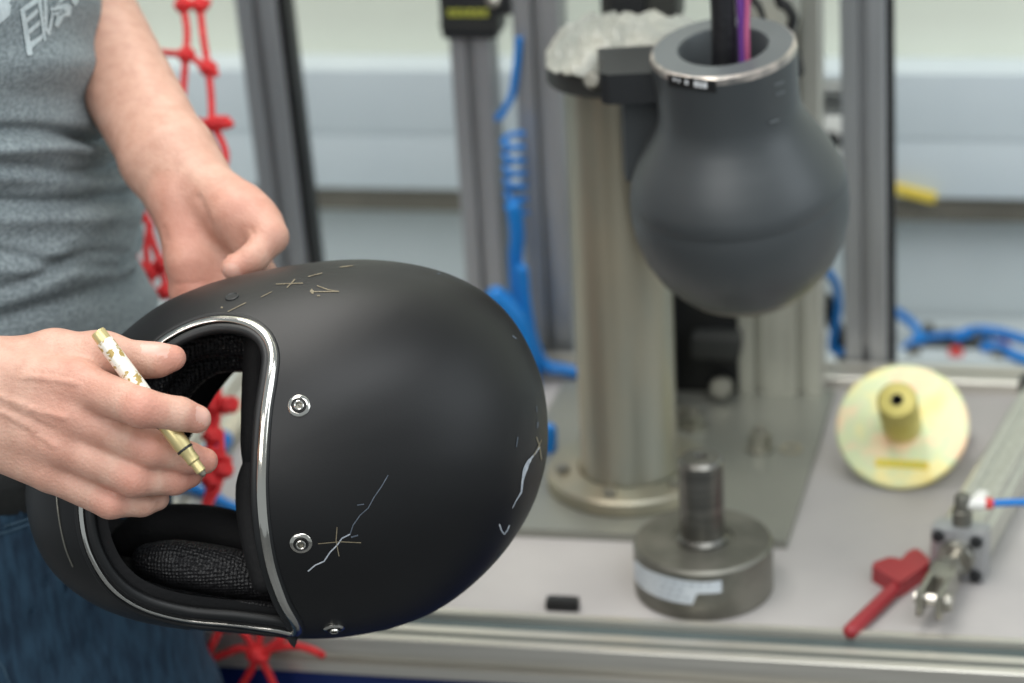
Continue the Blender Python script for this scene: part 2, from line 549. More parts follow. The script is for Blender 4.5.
def post(pxa, pya, pxb, pyb, y0, nx, ny, mod, label, material, y1=None, name='aluminium_post', rz=0.0, base=None):
    a = on_y(pxa, pya, y1 if y1 is not None else y0)
    b = on_y(pxb, pyb, y0)
    d = a - b
    # foot at the worktop or ledge
    zb = base if base is not None else 0.61
    foot = b + d * ((zb - b[2]) / d[2])
    topz = 1.75
    top = b + d * ((topz - b[2]) / d[2])
    L = np.linalg.norm(top - foot)
    ax = (top - foot) / L
    R = frame_z(ax, (0, 1, 0))
    Rz = np.array(Matrix.Rotation(rz, 3, 'Z'))
    o = thing(name, foot, label, 'post')
    MB().prism(slot_section(nx, ny, mod), L, foot, R @ Rz).build('profile', material, o, smooth=False)
    return o, foot, top, ax, R @ Rz


pA, fA, tA, aA, RA = post(263.5, 20, 285.5, 200, RY + .05, 1, 1, 0.041, 'leaning aluminium post with black gasket behind the open hand', M['alu'], base=0.61)
MB().box(((fA + tA) / 2 + RA @ np.array([0.0245 if RA[0, 0] > 0 else -0.0245, 0.0, 0])), (0.009, 0.03, np.linalg.norm(tA - fA)), RA, 0.002).build('gasket', M['blackrub'], pA)
pB, fB, tB, aB, RB = post(474, 40, 490, 290, RY + .06, 1, 1, 0.04, 'slim aluminium post with a black strap wrapped near its top', M['alu'], base=0.61)
pD, fD, tD, aD, RD = post(540, 20, 558, 380, RY + .05, 1, 1, 0.045, 'aluminium post standing left of and behind the round steel column', M['alu'], base=0.61)
pE, fE, tE, aE, RE = post(777, 20, 782, 380, RY - 0.045, 2, 1, 0.04, 'wide double aluminium post rising behind the grey headform', M['aluwarm'], base=PT)
pC, fC, tC, aC, RC = post(864, 20, 867.5, 370, RY + 0.035, 1, 1, 0.041, 'aluminium post with black edge gasket right of the grey headform', M['alu'], base=0.61)
MB().box(((fC + tC) / 2 + RC @ np.array([0.0235 if RC[0, 0] > 0 else -0.0235, 0.0, 0])), (0.008, 0.03, np.linalg.norm(tC - fC)), RC, 0.002).build('gasket', M['blackrub'], pC)

# black strap around the slim post
cb = on_y(473, 1, RY + .06)
st = thing('cable_strap', cb, 'black hook and loop strap with yellow lettering around the slim post', 'strap')
MB().box(cb, (0.056, 0.054, 0.062), RB, 0.008).build('band', M['black'], st)
vn = RB @ np.array([0, 1, 0])
if vn[1] > 0: vn = -vn
xr = RB @ np.array([1, 0, 0])
if xr[0] < 0: xr = -xr
mb = MB()
xs = -0.019
for wd in (0.005, 0.006, 0.004, 0.006, 0.006, 0.005):
    for hh in (0.0, 0.0045):
        mb.box(cb + xr * (xs + wd / 2) + vn * 0.0275 + aB * (-0.006 + hh), (wd, 0.001, 0.0022), RB)
    mb.box(cb + xr * (xs + 0.001) + vn * 0.0275 + aB * (-0.0037), (0.0016, 0.001, 0.007), RB)
    xs += wd + 0.0014
mb.build('lettering', M['ytext'], st, smooth=False)
MB().box(cb + xr * 0.006 + vn * 0.001 - aB * 0.016 - xr * 0.006, (0.0565, 0.0545, 0.003), RB, 0.001).build('hem', M['dark'], st)
cl = on_y(505, -2, RY + .05)
k = thing('hose_clip', cl, 'black hose clip with a grey screw beside the strapped post', 'clip')
MB().box(cl, (0.03, 0.03, 0.026), None, 0.004).build('body', M['black'], k)
MB().lathe([(0.0003, 0.004), (0.006, 0.003), (0.006, 0), (0.003, -0.002)], cl + np.array([-0.008, -0.016, 0.002]), frame_z((0, -1, 0.3)), 16).build('screw', M['steel'], k)

# crossbar and socket between the two right posts
xa, xb = on_y(824, 97, RY + .08), on_y(848, 97, RY + .08)
cr = thing('crossbar', (xa + xb) / 2, 'short grey crossbar between the wide post and the right post', 'bar')
rail(xa[0] - 0.02, xb[0] + 0.02, RY + .08, (xa[2] + xb[2]) / 2, 1, 1, 0.028, 'profile', M['alu'], cr)
sk = on_y(834, 138, WALLY - 0.075)
so = thing('wall_socket', sk, 'white wall socket with a dark hole seen between the right posts', 'socket')
MB().box(sk, (0.055, 0.022, 0.062), None, 0.005).build('cover', M['white'], so)
MB().lathe([(0.0115, 0.0), (0.0115, 0.0015), (0.009, 0.0015), (0.009, 0.001), (0.0003, 0.001)], sk + np.array([-.002, -0.0112, .0]), frame_z((0, -1, 0)), 24).build('hole', M['blackrub'], so)

# yellow tab by the back wall trunking
yt = on_y(914, 193, WALLY - 0.065)
yo = thing('cable_tag', yt, 'small yellow tag sticking out beside the right post', 'tag')
MB().box(yt, (0.050, 0.010, 0.011), np.array(Matrix.Rotation(math.radians(14), 3, 'Y')), 0.003).build('strip', M['yellow'], yo)
MB().box(yt + np.array([-0.028, 0, 0.008]), (0.012, 0.012, 0.014), None, 0.002).build('clasp', M['redtip'], yo)

# ------------------------------------------------------------------ round steel column
cp = on_z(630, 479, PT)
colm = thing('steel_column', cp, 'thick round zinc plated column on a bolted flange', 'column')
MB().lathe([(0.0003, 0), (0.072, 0), (0.0735, 0.0015), (0.0735, 0.012), (0.071, 0.0145), (0.0455, 0.0145)], cp, n=64).build('flange', M['zinc'], colm)


def top_z(p, py):                              # height over p that shows at picture row py
    lo, hi = 0.5, 2.0
    for _ in range(50):
        mid = (lo + hi) / 2
        if px_of(np.array([p[0], p[1], mid]))[1] > py: lo = mid
        else: hi = mid
    return lo


ctop = top_z(cp, 78)
MB().lathe([(0.0445, 0.0145), (0.0445, 0.018), (0.0425, 0.021), (0.0425, ctop - cp[2])], cp, n=64).build('tube', M['zinc'], colm)
for a in (200, 262, 320, 20, 80, 140):
    q = cp + np.array([0.0595 * math.cos(math.radians(a)), 0.0595 * math.sin(math.radians(a)), 0.0145])
    MB().lathe([(0.0003, 0.006), (0.0055, 0.006), (0.006, 0.005), (0.006, 0.0)], q, n=6).build('bolt', M['steel'], colm)
# dark head plate, arm and clamp ring carried by the column
cc = np.array([cp[0], cp[1], ctop])
ch = on_y(600, 84, cp[1])
MB().lathe([(0.0003, 0.0), (0.054, 0.0), (0.056, 0.002), (0.056, 0.016), (0.054, 0.018), (0.0003, 0.018)], cc, n=64).build('cap_plate', M['dark'], colm)

# headform
HB = on_y(750, 300, 1.795)                      # lowest point
HT = on_y(723, 46, 1.762)
HA = HT - HB
HL = np.linalg.norm(HA)
HA /= HL
HR = frame_z(HA, (0, 1, 0))
hf = thing('headform', HB, 'dark grey pear shaped metal headform hanging beside the column', 'headform')
s = HL
prof_low = [(0.0003, 0.0), (0.018, 0.0015), (0.036, 0.0065), (0.051, 0.015), (0.061, 0.025)]
prof = [(0.061, 0.025), (0.0715, 0.038), (0.0795, 0.054), (0.0845, 0.071), (0.0862, 0.086), (0.0860, 0.098), (0.0852, 0.1015), (0.0852, 0.1025), (0.0858, 0.104), (0.0830, 0.116), (0.0765, 0.131), (0.0680, 0.145), (0.0605, 0.157), (0.0560, 0.167), (0.0545, 0.176), (0.0545, 0.19), (0.0560, s - 0.006)]
MB().lathe(prof_low, HB, HR, 72).build('crown', M['headtip'], hf, angle=None)
MB().lathe(prof, HB, HR, 72).build('shell', M['headform'], hf, angle=None)
MB().lathe([(0.0560, s - 0.006), (0.0556, s - 0.0015), (0.0530, s)], HB, HR, 72).build('rim', M['headrim'], hf)
MB().lathe([(0.0530, s), (0.0350, s), (0.0340, s - 0.002), (0.033, s - 0.05), (0.0003, s - 0.052)], HB, HR, 72).build('ring_face', M['headring'], hf)
xc = HR[:, 0] if HR[0, 0] > 0 else -HR[:, 0]


def around_head(px_, py_, out=0.0):            # a spot on the cylindrical neck of the headform
    r = ray(px_, py_)
    o = CAM - HB
    a = r - HA * (r @ HA)
    b = o - HA * (o @ HA)
    R_ = 0.0556 + out
    A_, B_, C_ = a @ a, 2 * a @ b, b @ b - R_ * R_
    D_ = B_ * B_ - 4 * A_ * C_
    t = (-B_ - math.sqrt(max(D_, 0))) / (2 * A_)
    return CAM + r * t


lab = MB()
rows = []
for t in np.linspace(0, 1, 12):
    rows.append((around_head(668 + 48 * t, 74 + 7 * t, 0.001), around_head(668 + 48 * t, 86 + 7 * t, 0.001)))
V = [p for r_ in rows for p in r_]
lab.add(V, [(2 * i, 2 * i + 1, 2 * i + 3, 2 * i + 2) for i in range(11)])
lab.build('label_strip', M['blackrub'], hf, smooth=True)
lt = MB()
for (x, wd, hh) in ((673, 3, 3), (678, 2, 4), (685, 3, 5), (694, 4, 6), (699, 3, 6), (703, 4, 6)):
    y = 77 + 7 * (x - 668) / 48
    q = [around_head(x, y, .0016), around_head(x + wd, y + .4, .0016), around_head(x + wd, y + hh + .4, .0016), around_head(x, y + hh, .0016)]
    lt.add(q, [(0, 1, 2, 3)])
lt.build('label_print', M['wtext'], hf, smooth=False)
for (x, y) in ((775, 82), (776, 92), (770, 120)):
    MB().tube([around_head(x, y + 3, .0), around_head(x + 8, y, .0)], 0.0009, 6, 1).build('engraved_mark', M['headring'], hf)

# clamp arm from column to headform
arm0 = cc + np.array([0.02, -0.02, -0.012])
arm1 = HB + HA * (s - 0.012) + (-xc) * 0.066
am = thing('clamp_arm', (arm0 + arm1) / 2, 'black clamp arm joining the column top to the headform neck', 'clamp')
ad = arm1 - arm0
ad[2] = 0
al = np.linalg.norm(ad)
ad /= al
aw = np.cross([0, 0, 1.0], ad)
armp = [arm0 + ad * u_ + aw * v_ for u_, v_ in ((0.036, -.030), (al * .5, -.030), (al * .8, -.026), (al + .004, -.030), (al + .010, -.024), (al + .010, .032), (al * .7, .030), (0.036, .028))]
MB().prism([(p[0], p[1]) for p in armp], 0.024, (0, 0, ctop + 0.020)).build('arm', M['black'], am, smooth=False)
sp = (arm0 + arm1) / 2
bs = px_of(sp)
MB().lathe([(0.0003, .004), (0.006, .003), (0.007, 0), (0.007, -.006)], np.array([sp[0] - .004, sp[1], ctop + .022]) + aw * (-.0315 if aw[1] > 0 else .0315), frame_z((0, -1, 0.5)), 16).build('screw', M['steeldull'], am)

bk0 = HB + HA * (s * 0.62) - xc * 0.070 + np.array([0, 0.030, 0])
MB().prism([(-0.022, -0.016), (0.014, -0.016), (0.022, -0.006), (0.022, 0.016), (-0.022, 0.016)], ctop + 0.016 - bk0[2] + 0.03, bk0 - np.array([0, 0, 0.03]), np.array(Matrix.Rotation(0.25, 3, 'Z'))).build('bracket', M['headform'], am, smooth=False)

# crumpled film lying over the cap plate
N1, N2 = 96, 28
fv, ff = [], []
fc = cc + np.array([-0.002, 0.0, 0.0188])
for j in range(N2 + 1):
    t = j / N2
    for i in range(N1):
        a = 2 * math.pi * i / N1
        dx, dy = math.cos(a), math.sin(a)
        lobe = 1.0 + 0.75 * max(0, math.cos(a - 0.48)) ** 5 + 0.10 * math.sin(3 * a + 1) + 0.03 * math.sin(9 * a)
        r = 0.058 * t * lobe
        hgt = 0.030 * (1 - t ** 2.4) + 0.0035 * math.sin(7 * a + 9 * t) * t + 0.003 * math.sin(13 * a - 17 * t) * t * (1 - t) * 3 + 0.002 * math.sin(60 * dx * t) * math.cos(50 * dy * t)
        fv.append(fc + np.array([dx * r, dy * r, max(hgt, -0.001) + 0.001]))
for j in range(N2):
    for i in range(N1):
        k2 = (i + 1) % N1
        ff.append((j * N1 + i, j * N1 + k2, (j + 1) * N1 + k2, (j + 1) * N1 + i))
n0 = len(fv)
fv += [p + np.array([0, 0, -0.0012]) if q < N1 * N2 else p + np.array([0, 0, -0.001]) for q, p in enumerate(list(fv))]
ff += [tuple(n0 + q for q in reversed(f_)) for f_ in list(ff)]
for i in range(N1):
    k2 = (i + 1) % N1
    a_ = N2 * N1
    ff.append((a_ + i, n0 + a_ + i, n0 + a_ + k2, a_ + k2))
tag(MB().add(fv, ff).build('plastic_film', M['film']), 'crumpled whitish plastic film draped over the top of the column', 'plastic film')

# cables rising from the headform
ci = HB + HA * (s - 0.048)
up = np.array([0, 0, 1.0])
tag(MB().tube([ci + xc * -0.004, ci + up * 0.06 - xc * .003, ci + up * 0.14 - xc * .004, ci + up * 0.42], 0.0095, 16).build('sleeved_cable', M['blackcab']), 'thick black sleeved cable rising out of the headform neck', 'cable')
tag(MB().tube([ci + xc * 0.012 + HR[:, 1] * .0, ci + up * 0.06 + xc * .011, ci + up * 0.14 + xc * .009, ci + up * 0.42 + xc * .01], 0.0036, 10).build('purple_wire', M['purple']), 'purple wire beside the black cable in the headform neck', 'wire')
tag(MB().tube([ci + xc * 0.017, ci + up * 0.05 + xc * .015 - np.array([0, .004, 0]), ci + up * 0.12 + xc * .016, ci + up * 0.42 + xc * .016], 0.0022, 8).build('pink_wire', M['pink']), 'thin pink wire beside the purple wire in the headform neck', 'wire')

# dark actuator box above the column and bits near the top edge
bx = on_y(643, 4, 2.02)
ab = thing('actuator_box', bx, 'dark brown grey machine box behind the film covered column top', 'machine box')
MB().box(bx + np.array([0, 0, 0.05]), (0.066, 0.06, 0.13), None, 0.006).build('housing', M['dark'], ab)
MB().box(bx + np.array([-0.008, -0.034, 0.04]), (0.03, 0.012, 0.10), None, 0.003).build('cover', M['black'], ab)
MB().box(bx + np.array([0.0, 0.02, -0.2]), (0.03, 0.02, 0.40), None, 0.003).build('stem', M['dark'], ab)
bg = on_y(772, 10, 2.045)
pb = thing('plastic_bag', bg, 'small clear plastic bag hanging behind the headform rim', 'bag')
fv, ff = [], []
for j in range(13):
    for i in range(24):
        a = 2 * math.pi * i / 24
        t = j / 12
        r = 0.018 * (math.sin(math.pi * min(1, 0.12 + 0.88 * t)) ** 0.6 + 0.25) * (1 + 0.12 * math.sin(3 * a + 5 * t))
        fv.append(bg + np.array([r * math.cos(a), 0.5 * r * math.sin(a), 0.10 * (t - 0.35) + 0.004 * math.sin(4 * a)]))
for j in range(12):
    for i in range(24):
        ff.append((j * 24 + i, j * 24 + (i + 1) % 24, (j + 1) * 24 + (i + 1) % 24, (j + 1) * 24 + i))
MB().add(fv, ff).build('pouch', M['film'], pb)
wp = [on_y(x, y, 1.97) for x, y in ((744, -420), (748, -150), (752, -12), (758, 4), (764, 22), (768, 60))]
tag(MB().tube(wp, 0.0028, 8).build('thin_cable', M['blackrub']), 'thin black cable just right of the purple wire at the top', 'cable')
wp = [on_y(x, y, 2.0) for x, y in ((772, -420), (775, -150), (778, -10), (786, 5), (793, 18), (790, 34), (797, 60), (799, 72))]
tag(MB().tube(wp, 0.0045, 8).build('curled_cable', M['blackrub']), 'curled black cable hanging in front of the wide post', 'cable')

# black machinery on the bench behind the column
mc = on_z(708, 388, PT)
mk = thing('valve_block', mc, 'black valve block on the steel plate behind the column', 'valve block')
MB().box(mc + np.array([-0.004, 0.02, 0.055]), (0.085, 0.06, 0.11), None, 0.005).build('body', M['blackrub'], mk)
MB().box(mc + np.array([0.012, -0.018, 0.055]), (0.045, 0.03, 0.022), None, 0.004).build('coil', M['dark'], mk)
MB().lathe([(0.0003, .012), (.009, .012), (.011, .009), (.011, 0)], mc + np.array([.016, -.022, .012]), frame_z((0, -1, .3)), 20).build('knob', M['steel'], mk)
bk = on_z(712, 372, PT)
bn = on_z(683, 425, PT)
nut = thing('loose_nut', bn, 'shiny loose nut on the plate right beside the column', 'nut')
MB().lathe([(0.006, 0), (0.012, 0), (0.012, 0.011), (0.006, 0.011), (0.006, 0)], bn, n=6).build('hex', M['steel'], nut, smooth=False)
MB().lathe([(0.0003, 0), (0.0055, 0), (0.0055, 0.02), (0.0003, 0.021)], bn, n=16).build('stud', M['steel'], nut)

# ------------------------------------------------------------------ weight with a shaft
wc = on_z(704, 587, TZ)
wt = thing('steel_weight', wc, 'round dull steel weight with upright shaft and torn white label', 'weight')
MB().lathe([(0.0003, 0), (0.0545, 0), (0.0562, 0.0018), (0.0562, 0.042), (0.054, 0.0445), (0.026, 0.0448), (0.0255, 0.0435), (0.022, 0.0435), (0.0215, 0.0448), (0.0175, 0.0448)], wc, n=80).build('disc', M['steeldull'], wt)
MB().lathe([(0.021, 0.0446), (0.021, 0.047), (0.0183, 0.050), (0.0183, 0.1145), (0.0150, 0.118), (0.0055, 0.1185), (0.0045, 0.116), (0.0003, 0.115)], wc, n=48).build('shaft', M['shaft'], wt)
lab = MB()
pts = []
a0, a1 = math.radians(197), math.radians(292)
n = 24
for i in range(n + 1):
    t = i / n
    a = a0 + (a1 - a0) * t
    zt = 0.037 - 0.002 * math.sin(9 * t) * 0.3
    zb = 0.016 if t < 0.78 else 0.026
    if t < 0.12: zt -= 0.006 * (1 - t / 0.12)
    for z in (zb, zt):
        pts.append(wc + np.array([0.0567 * math.cos(a), 0.0567 * math.sin(a), z]))
lab.add(pts, [(2 * i, 2 * i + 2, 2 * i + 3, 2 * i + 1) for i in range(n)])
lab.build('label', M['label'], wt)
ink = MB()
for r_ in range(3):
    z = 0.033 - r_ * 0.006
    t = 0.06
    while t < (0.9 if r_ == 0 else 0.7):
        dt = 0.03 + 0.03 * random.random()
        q = []
        for tt, zz in ((t, z), (t + dt, z), (t + dt, z + 0.0012), (t, z + 0.0012)):
            a = a0 + (a1 - a0) * tt
            q.append(wc + np.array([0.0571 * math.cos(a), 0.0571 * math.sin(a), zz]))
        ink.add(q, [(0, 1, 2, 3)])
        t += dt + 0.035
ink.build('label_print', M['ink'], wt, smooth=False)

# black bumper by the front rail
bb = on_z(562, 611, TZ)
bu = thing('rubber_bumper', bb, 'small black rubber block at the front rail left of the weight', 'rubber block')
MB().box(bb + np.array([0, 0.004, 0.0045]), (0.027, 0.011, 0.009), None, 0.002).build('block', M['blackrub'], bu)
MB().box(bb + np.array([0, 0.004, 0.0095]), (0.021, 0.007, 0.0012), None, 0.0004).build('pad', M['black'], bu)

# ------------------------------------------------------------------ yellow chromated disc
dn = -ray(902, 425)
dn /= np.linalg.norm(dn)
el = math.radians(46)
hz = np.array([dn[0], dn[1], 0]); hz /= np.linalg.norm(hz)
hz = np.array(Matrix.Rotation(math.radians(-6), 3, 'Z')) @ hz
DN = hz * math.cos(el) + np.array([0, 0, math.sin(el)])
dc = on_z(902, 425.5, TZ + 0.059 * math.cos(el) + 0.004)
DR = frame_z(DN)
yd = thing('chromated_disc', dc, 'iridescent yellow metal disc with a short hub propped up on the bench', 'disc')
MB().lathe([(0.0003, -0.006), (0.0560, -0.006), (0.0580, -0.004), (0.0580, -0.001), (0.0560, 0.0008), (0.0003, 0.0008)], dc, DR, 96).build('plate', M['chromate'], yd)
MB().lathe([(0.0172, 0.0), (0.0172, 0.060), (0.0152, 0.0625), (0.0055, 0.0625)], dc, DR, 48).build('hub', M['hub'], yd)
MB().lathe([(0.0055, 0.0625), (0.0042, 0.062), (0.0042, 0.040), (0.0003, 0.040)], dc, DR, 24).build('bore', M['blackrub'], yd)
MB().box(dc + DR @ np.array([0.003, -0.036, 0.0012]), (0.046, 0.0075, 0.0008), DR).build('label_strip', M['yellow'], yd, smooth=False)
lt = MB()
for i in range(7):
    lt.box(dc + DR @ np.array([-0.014 + i * 0.0055, -0.036, 0.0017]), (0.0032, 0.003 if i % 2 else 0.0042, 0.0004), DR)
lt.build('label_print', M['ytext'], yd, smooth=False)
rb = on_z(942, 447, TZ)
rk = thing('red_block', rb, 'dark red block propping up the yellow disc from behind', 'block')
q = MB().lathe([(0.0003, 0), (0.024, 0), (0.026, 0.002), (0.026, 0.022), (0.024, 0.024), (0.0003, 0.024)], rb + np.array([-0.003, 0.012, 0]), None, 40)
q.build('drum', M['redpaint'], rk)

# ------------------------------------------------------------------ pneumatic cylinder
za = TZ + 0.0225
ca = on_z(957, 556, za)
cbk = on_z(1047, 396, za)
ax = cbk - ca
ax[2] = 0
LC = np.linalg.norm(ax)
ax /= LC
side = np.cross(ax, [0, 0, 1.0])
CR = np.stack([side, np.array([0, 0, 1.0]), ax], 1)
pc = thing('pneumatic_cylinder', ca - np.array([0, 0, 0.0225]), 'silver square pneumatic cylinder with a fork end lying on the bench', 'pneumatic cylinder')
sq = [(0.02, 0.012), (0.016, 0.014), (0.014, 0.02), (0.006, 0.02), (0.004, 0.017), (-0.004, 0.017), (-0.006, 0.02), (-0.014, 0.02), (-0.016, 0.014), (-0.02, 0.012), (-0.02, -0.012), (-0.016, -0.02), (0.016, -0.02), (0.02, -0.012)]
MB().prism(sq, LC - 0.044, ca + ax * 0.022, CR).build('barrel', M['aluwarm'], pc, smooth=False)
MB().box(ca + ax * 0.011, (0.045, 0.045, 0.022), CR, 0.004).build('end_cap', M['alu'], pc)
MB().box(ca + ax * (LC - 0.011), (0.045, 0.045, 0.022), CR, 0.004).build('end_cap', M['dark'], pc)
for sx in (-1, 1):
    for sy in (-1, 1):
        MB().lathe([(0.0003, 0.003), (0.0045, 0.003), (0.0055, 0.0)], ca + side * sx * 0.0155 + np.array([0, 0, sy * 0.0155]), CR @ np.diag([1, 1, -1.0]), 16).build('cap_screw', M['black'], pc)
MB().lathe([(0.0003, 0.008), (0.014, 0.008), (0.015, 0.006), (0.015, 0)], ca, CR @ np.diag([1, 1, -1.0]), 32).build('collar', M['steel'], pc)
MB().lathe([(0.008, 0.0), (0.008, 0.030), (0.0003, 0.030)], ca, CR @ np.diag([1, 1, -1.0]), 24).build('rod', M['chrome'], pc)
MB().lathe([(0.0003, 0), (0.011, 0), (0.011, 0.006), (0.0003, 0.006)], ca - ax * 0.026, CR, 6).build('lock_nut', M['steel'], pc, smooth=False)
fk = MB().box(ca - ax * 0.041, (0.021, 0.021, 0.026), CR, 0.003)
for sx in (-1, 1):
    fk.box(ca - ax * 0.068 + side * sx * 0.0078, (0.0055, 0.021, 0.036), CR, 0.002)
fk.build('fork', M['steel'], pc)
RS = frame_z(side)
MB().lathe([(0.0003, -0.014), (0.005, -0.014), (0.005, 0.014), (0.0003, 0.014)], ca - ax * 0.074, RS, 20).build('pin', M['chrome'], pc)
MB().lathe([(0.0003, 0.016), (0.0075, 0.016), (0.008, 0.014), (0.008, 0.011), (0.0003, 0.011)], ca - ax * 0.074, RS, 20).build('clip', M['steel'], pc)
fp = ca + ax * 0.014 + np.array([0, 0, 0.0225])
MB().lathe([(0.0003, 0), (0.008, 0), (0.008, 0.012), (0.0065, 0.013), (0.0065, 0.024), (0.005, 0.026), (0.0003, 0.026)], fp, None, 20).build('elbow_fitting', M['steeldull'], pc)
ed = np.array([0.97, 0.1, 0.0]); ed /= np.linalg.norm(ed)
fe = fp + np.array([0, 0, 0.018])
MB().tube([fe, fe + ed * 0.016], 0.0052, 16, 2).build('fitting_sleeve', M['white'], pc)
MB().tube([fe + ed * 0.016, fe + ed * 0.021], 0.0048, 16, 2).build('collet', M['redtip'], pc)
MB().lathe([(0.0003, 0.0008), (0.009, 0.0008), (0.009, 0)], ca + ax * 0.075 + np.array([0, 0, 0.0172]), None, 24).build('round_sticker', M['white'], pc)
tag(MB().tube([fe + ed * 0.022, fe + ed * 0.06 + np.array([0, 0, .001]), fe + ed * 0.12 + np.array([0, -.004, 0]), fe + ed * 0.3 + np.array([0, 0.02, -0.03])], 0.003, 10).build('air_hose', M['hose']), 'blue air hose plugged into the pneumatic cylinder on the bench', 'hose')

# ------------------------------------------------------------------ red heart-ended key
kz = TZ
hk = [on_z(x, y, kz + 0.014) for x, y in ((872, 566), (874, 562), (888, 557), (894, 557), (901, 559), (907, 552), (915, 548), (920, 550), (930, 559), (929, 563), (906, 579), (899, 583), (893, 579))]
km = np.mean(hk, 0)
ky = thing('red_key', (km[0], km[1], kz), 'red painted key with a heart shaped head lying on the bench', 'key')
MB().prism([(p[0], p[1]) for p in reversed(hk)], 0.014, (0, 0, kz)).build('head', M['redpaint'], ky, smooth=False)
k0, k1 = on_z(900, 584, kz + 0.006), on_z(851, 631, kz + 0.006)
MB().tube([k0 + (k0 - k1) * .1, (k0 + k1) / 2, k1], 0.0064, 14, 3).build('shank', M['redpaint'], ky)

# ------------------------------------------------------------------ hoses and fittings
coil = [on_y(513 + 4 * t, 134 + 78 * t, RY) for t in (0, 1)]
pts = []
turns = 6
for i in range(turns * 16 + 1):
    t = i / (turns * 16)
    c = coil[0] * (1 - t) + coil[1] * t
    a = 2 * math.pi * turns * t
    pts.append(c + np.array([0.0095 * math.cos(a), 0.0095 * math.sin(a), 0]))
tag(MB().tube(pts, 0.0028, 8, 1).build('coiled_air_hose', M['hose']), 'coiled blue air hose hanging between two aluminium posts', 'hose')


def hose(pix, y, r, label, name='air_hose', m='hose', group=None):
    P = [on_y(x, yy, (y if np.isscalar(y) else y[i])) for i, (x, yy) in enumerate(pix)]
    return tag(MB().tube(P, r, 10).build(name, M[m]), label, 'hose', group)


hose([(519, 40), (516, 70), (512, 95), (503, 112), (498, 118)], RY + .02, 0.0036, 'thin blue hose curving down beside the strapped post above the coil')
hose([(514, 208), (517, 235), (516, 262), (520, 320), (528, 380)], RY - .02, 0.0075, 'thick blue hose falling from the coil behind the helmet')
hose([(522, 270), (526, 310), (534, 345), (545, 365), (565, 370), (590, 376)], RY - .035, 0.0062, 'blue hose bending right towards the foot of the column')
hose([(496, 296), (508, 308), (519, 325), (528, 355), (531, 390)], RY - .05, 0.010, 'wide blue hose loop peeking above the back of the helmet')
hose([(540, 445), (549, 428), (551, 440), (548, 470)], 1.93, 0.0055, 'short blue hose showing at the right edge of the helmet')
P = [on_z(x, y, TZ + 0.004) for x, y in ((535, 442), (556, 438), (568, 431), (580, 424), (600, 415))]
tag(MB().tube(P, 0.0035, 8).build('black_cable', M['blackrub']), 'black cable lying on the worktop left of the column', 'cable')
hose([(828, 272), (836, 285), (838, 310), (832, 345), (840, 352), (850, 350)], RY + .09, 0.0042, 'blue hose hanging between the wide post and right post')
P = [on_y(x, y, RY + .1) for x, y in ((826, 300), (832, 318), (842, 345), (846, 372))]
tag(MB().tube(P, 0.0075, 10).build('black_hose', M['blackrub']), 'black hose between the wide post and the right post', 'hose')

LZ = 0.61
for pts_, r, lb in (
    ([(893, 310), (905, 318), (916, 328), (920, 340)], 0.0055, 'blue hose arching out beside the right post'),
    ([(958, 337), (975, 331), (1000, 333), (1030, 342)], 0.0062, 'upper blue hose running right over the fittings on the ledge'),
    ([(985, 347), (1000, 348), (1016, 356), (1035, 362)], 0.0062, 'lower blue hose running right from the fittings on the ledge'),
    ([(893, 345), (910, 343), (930, 337), (960, 334)], 0.004, 'slim blue hose between the fittings behind the yellow disc')):
    P = [on_z(x, y, LZ + 0.035) for x, y in pts_]
    P[0][2] = LZ + 0.01 if lb.startswith('slim') else P[0][2]
    tag(MB().tube(P, r, 10).build('air_hose', M['hose']), lb, 'hose')


def fitting(px_, py_, label, sc=1.0):
    p = on_z(px_, py_, LZ)
    o = thing('hose_fitting', p, label, 'fitting', None)
    MB().box(p + np.array([0, 0, 0.012 * sc]), (0.034 * sc, 0.022 * sc, 0.024 * sc), None, 0.003).build('body', M['steeldull'], o)
    MB().tube([p + np.array([0.017 * sc, 0, 0.014 * sc]), p + np.array([0.027 * sc, 0, 0.014 * sc])], 0.0075 * sc, 14, 2).build('collet', M['redtip'], o)
    MB().lathe([(0.006 * sc, 0.024 * sc), (0.006 * sc, 0.034 * sc), (0.0003, 0.034 * sc)], p, None, 16).build('stem', M['steel'], o)


fitting(928, 352, 'leftmost grey hose fitting on the ledge behind the yellow disc')
fitting(948, 358, 'middle grey hose fitting with red collet behind the yellow disc')
fitting(974, 360, 'rightmost grey hose fitting with red collet under the blue hoses', 1.15)
P = on_z(960, 380, LZ)
mf = thing('manifold', P, 'long pale grey manifold bar on the ledge behind the bench', 'manifold')
MB().box(P + np.array([0.02, 0, 0.015]), (0.20, 0.035, 0.03), None, 0.003).build('bar', M['panel'], mf)
for i in range(4):
    MB().lathe([(0.0003, .007), (.007, .007), (.008, .004), (.008, 0)], P + np.array([-.05 + i * .045, 0, .03]), None, 20).build('plug', M['redtip'] if i % 2 else M['steel'], mf)

# things on the bench seen through the helmet
P = [on_z(x, y, TZ + .012) for x, y in ((214, 449), (226, 436), (238, 420), (256, 400), (290, 378))]
tag(MB().tube(P, 0.0085, 12).build('pale_hose', M['hosepale']), 'cream coloured hose seen through the helmet opening', 'hose')
MB_ = MB().tube([P[0] * 1.15 - P[1] * .15, P[0] * .3 + P[1] * .7], 0.0098, 14, 2)
tag(MB_.build('hose_sleeve', M['hose']), 'short blue sleeve around the cream hose', 'sleeve')
P = [on_z(x, y, TZ + .006) for x, y in ((160, 480), (205, 492), (228, 505), (262, 516), (300, 522))]
tag(MB().tube(P, 0.005, 10).build('air_hose', M['hose']), 'blue hose low in the view through the helmet opening', 'hose')


# ------------------------------------------------------------------ red safety net
def npt(x, y):
    yy = 1.93 + (1.565 - 1.93) * min(max(y, -80), 640) / 640.0
    return on_y(x, y, yy)


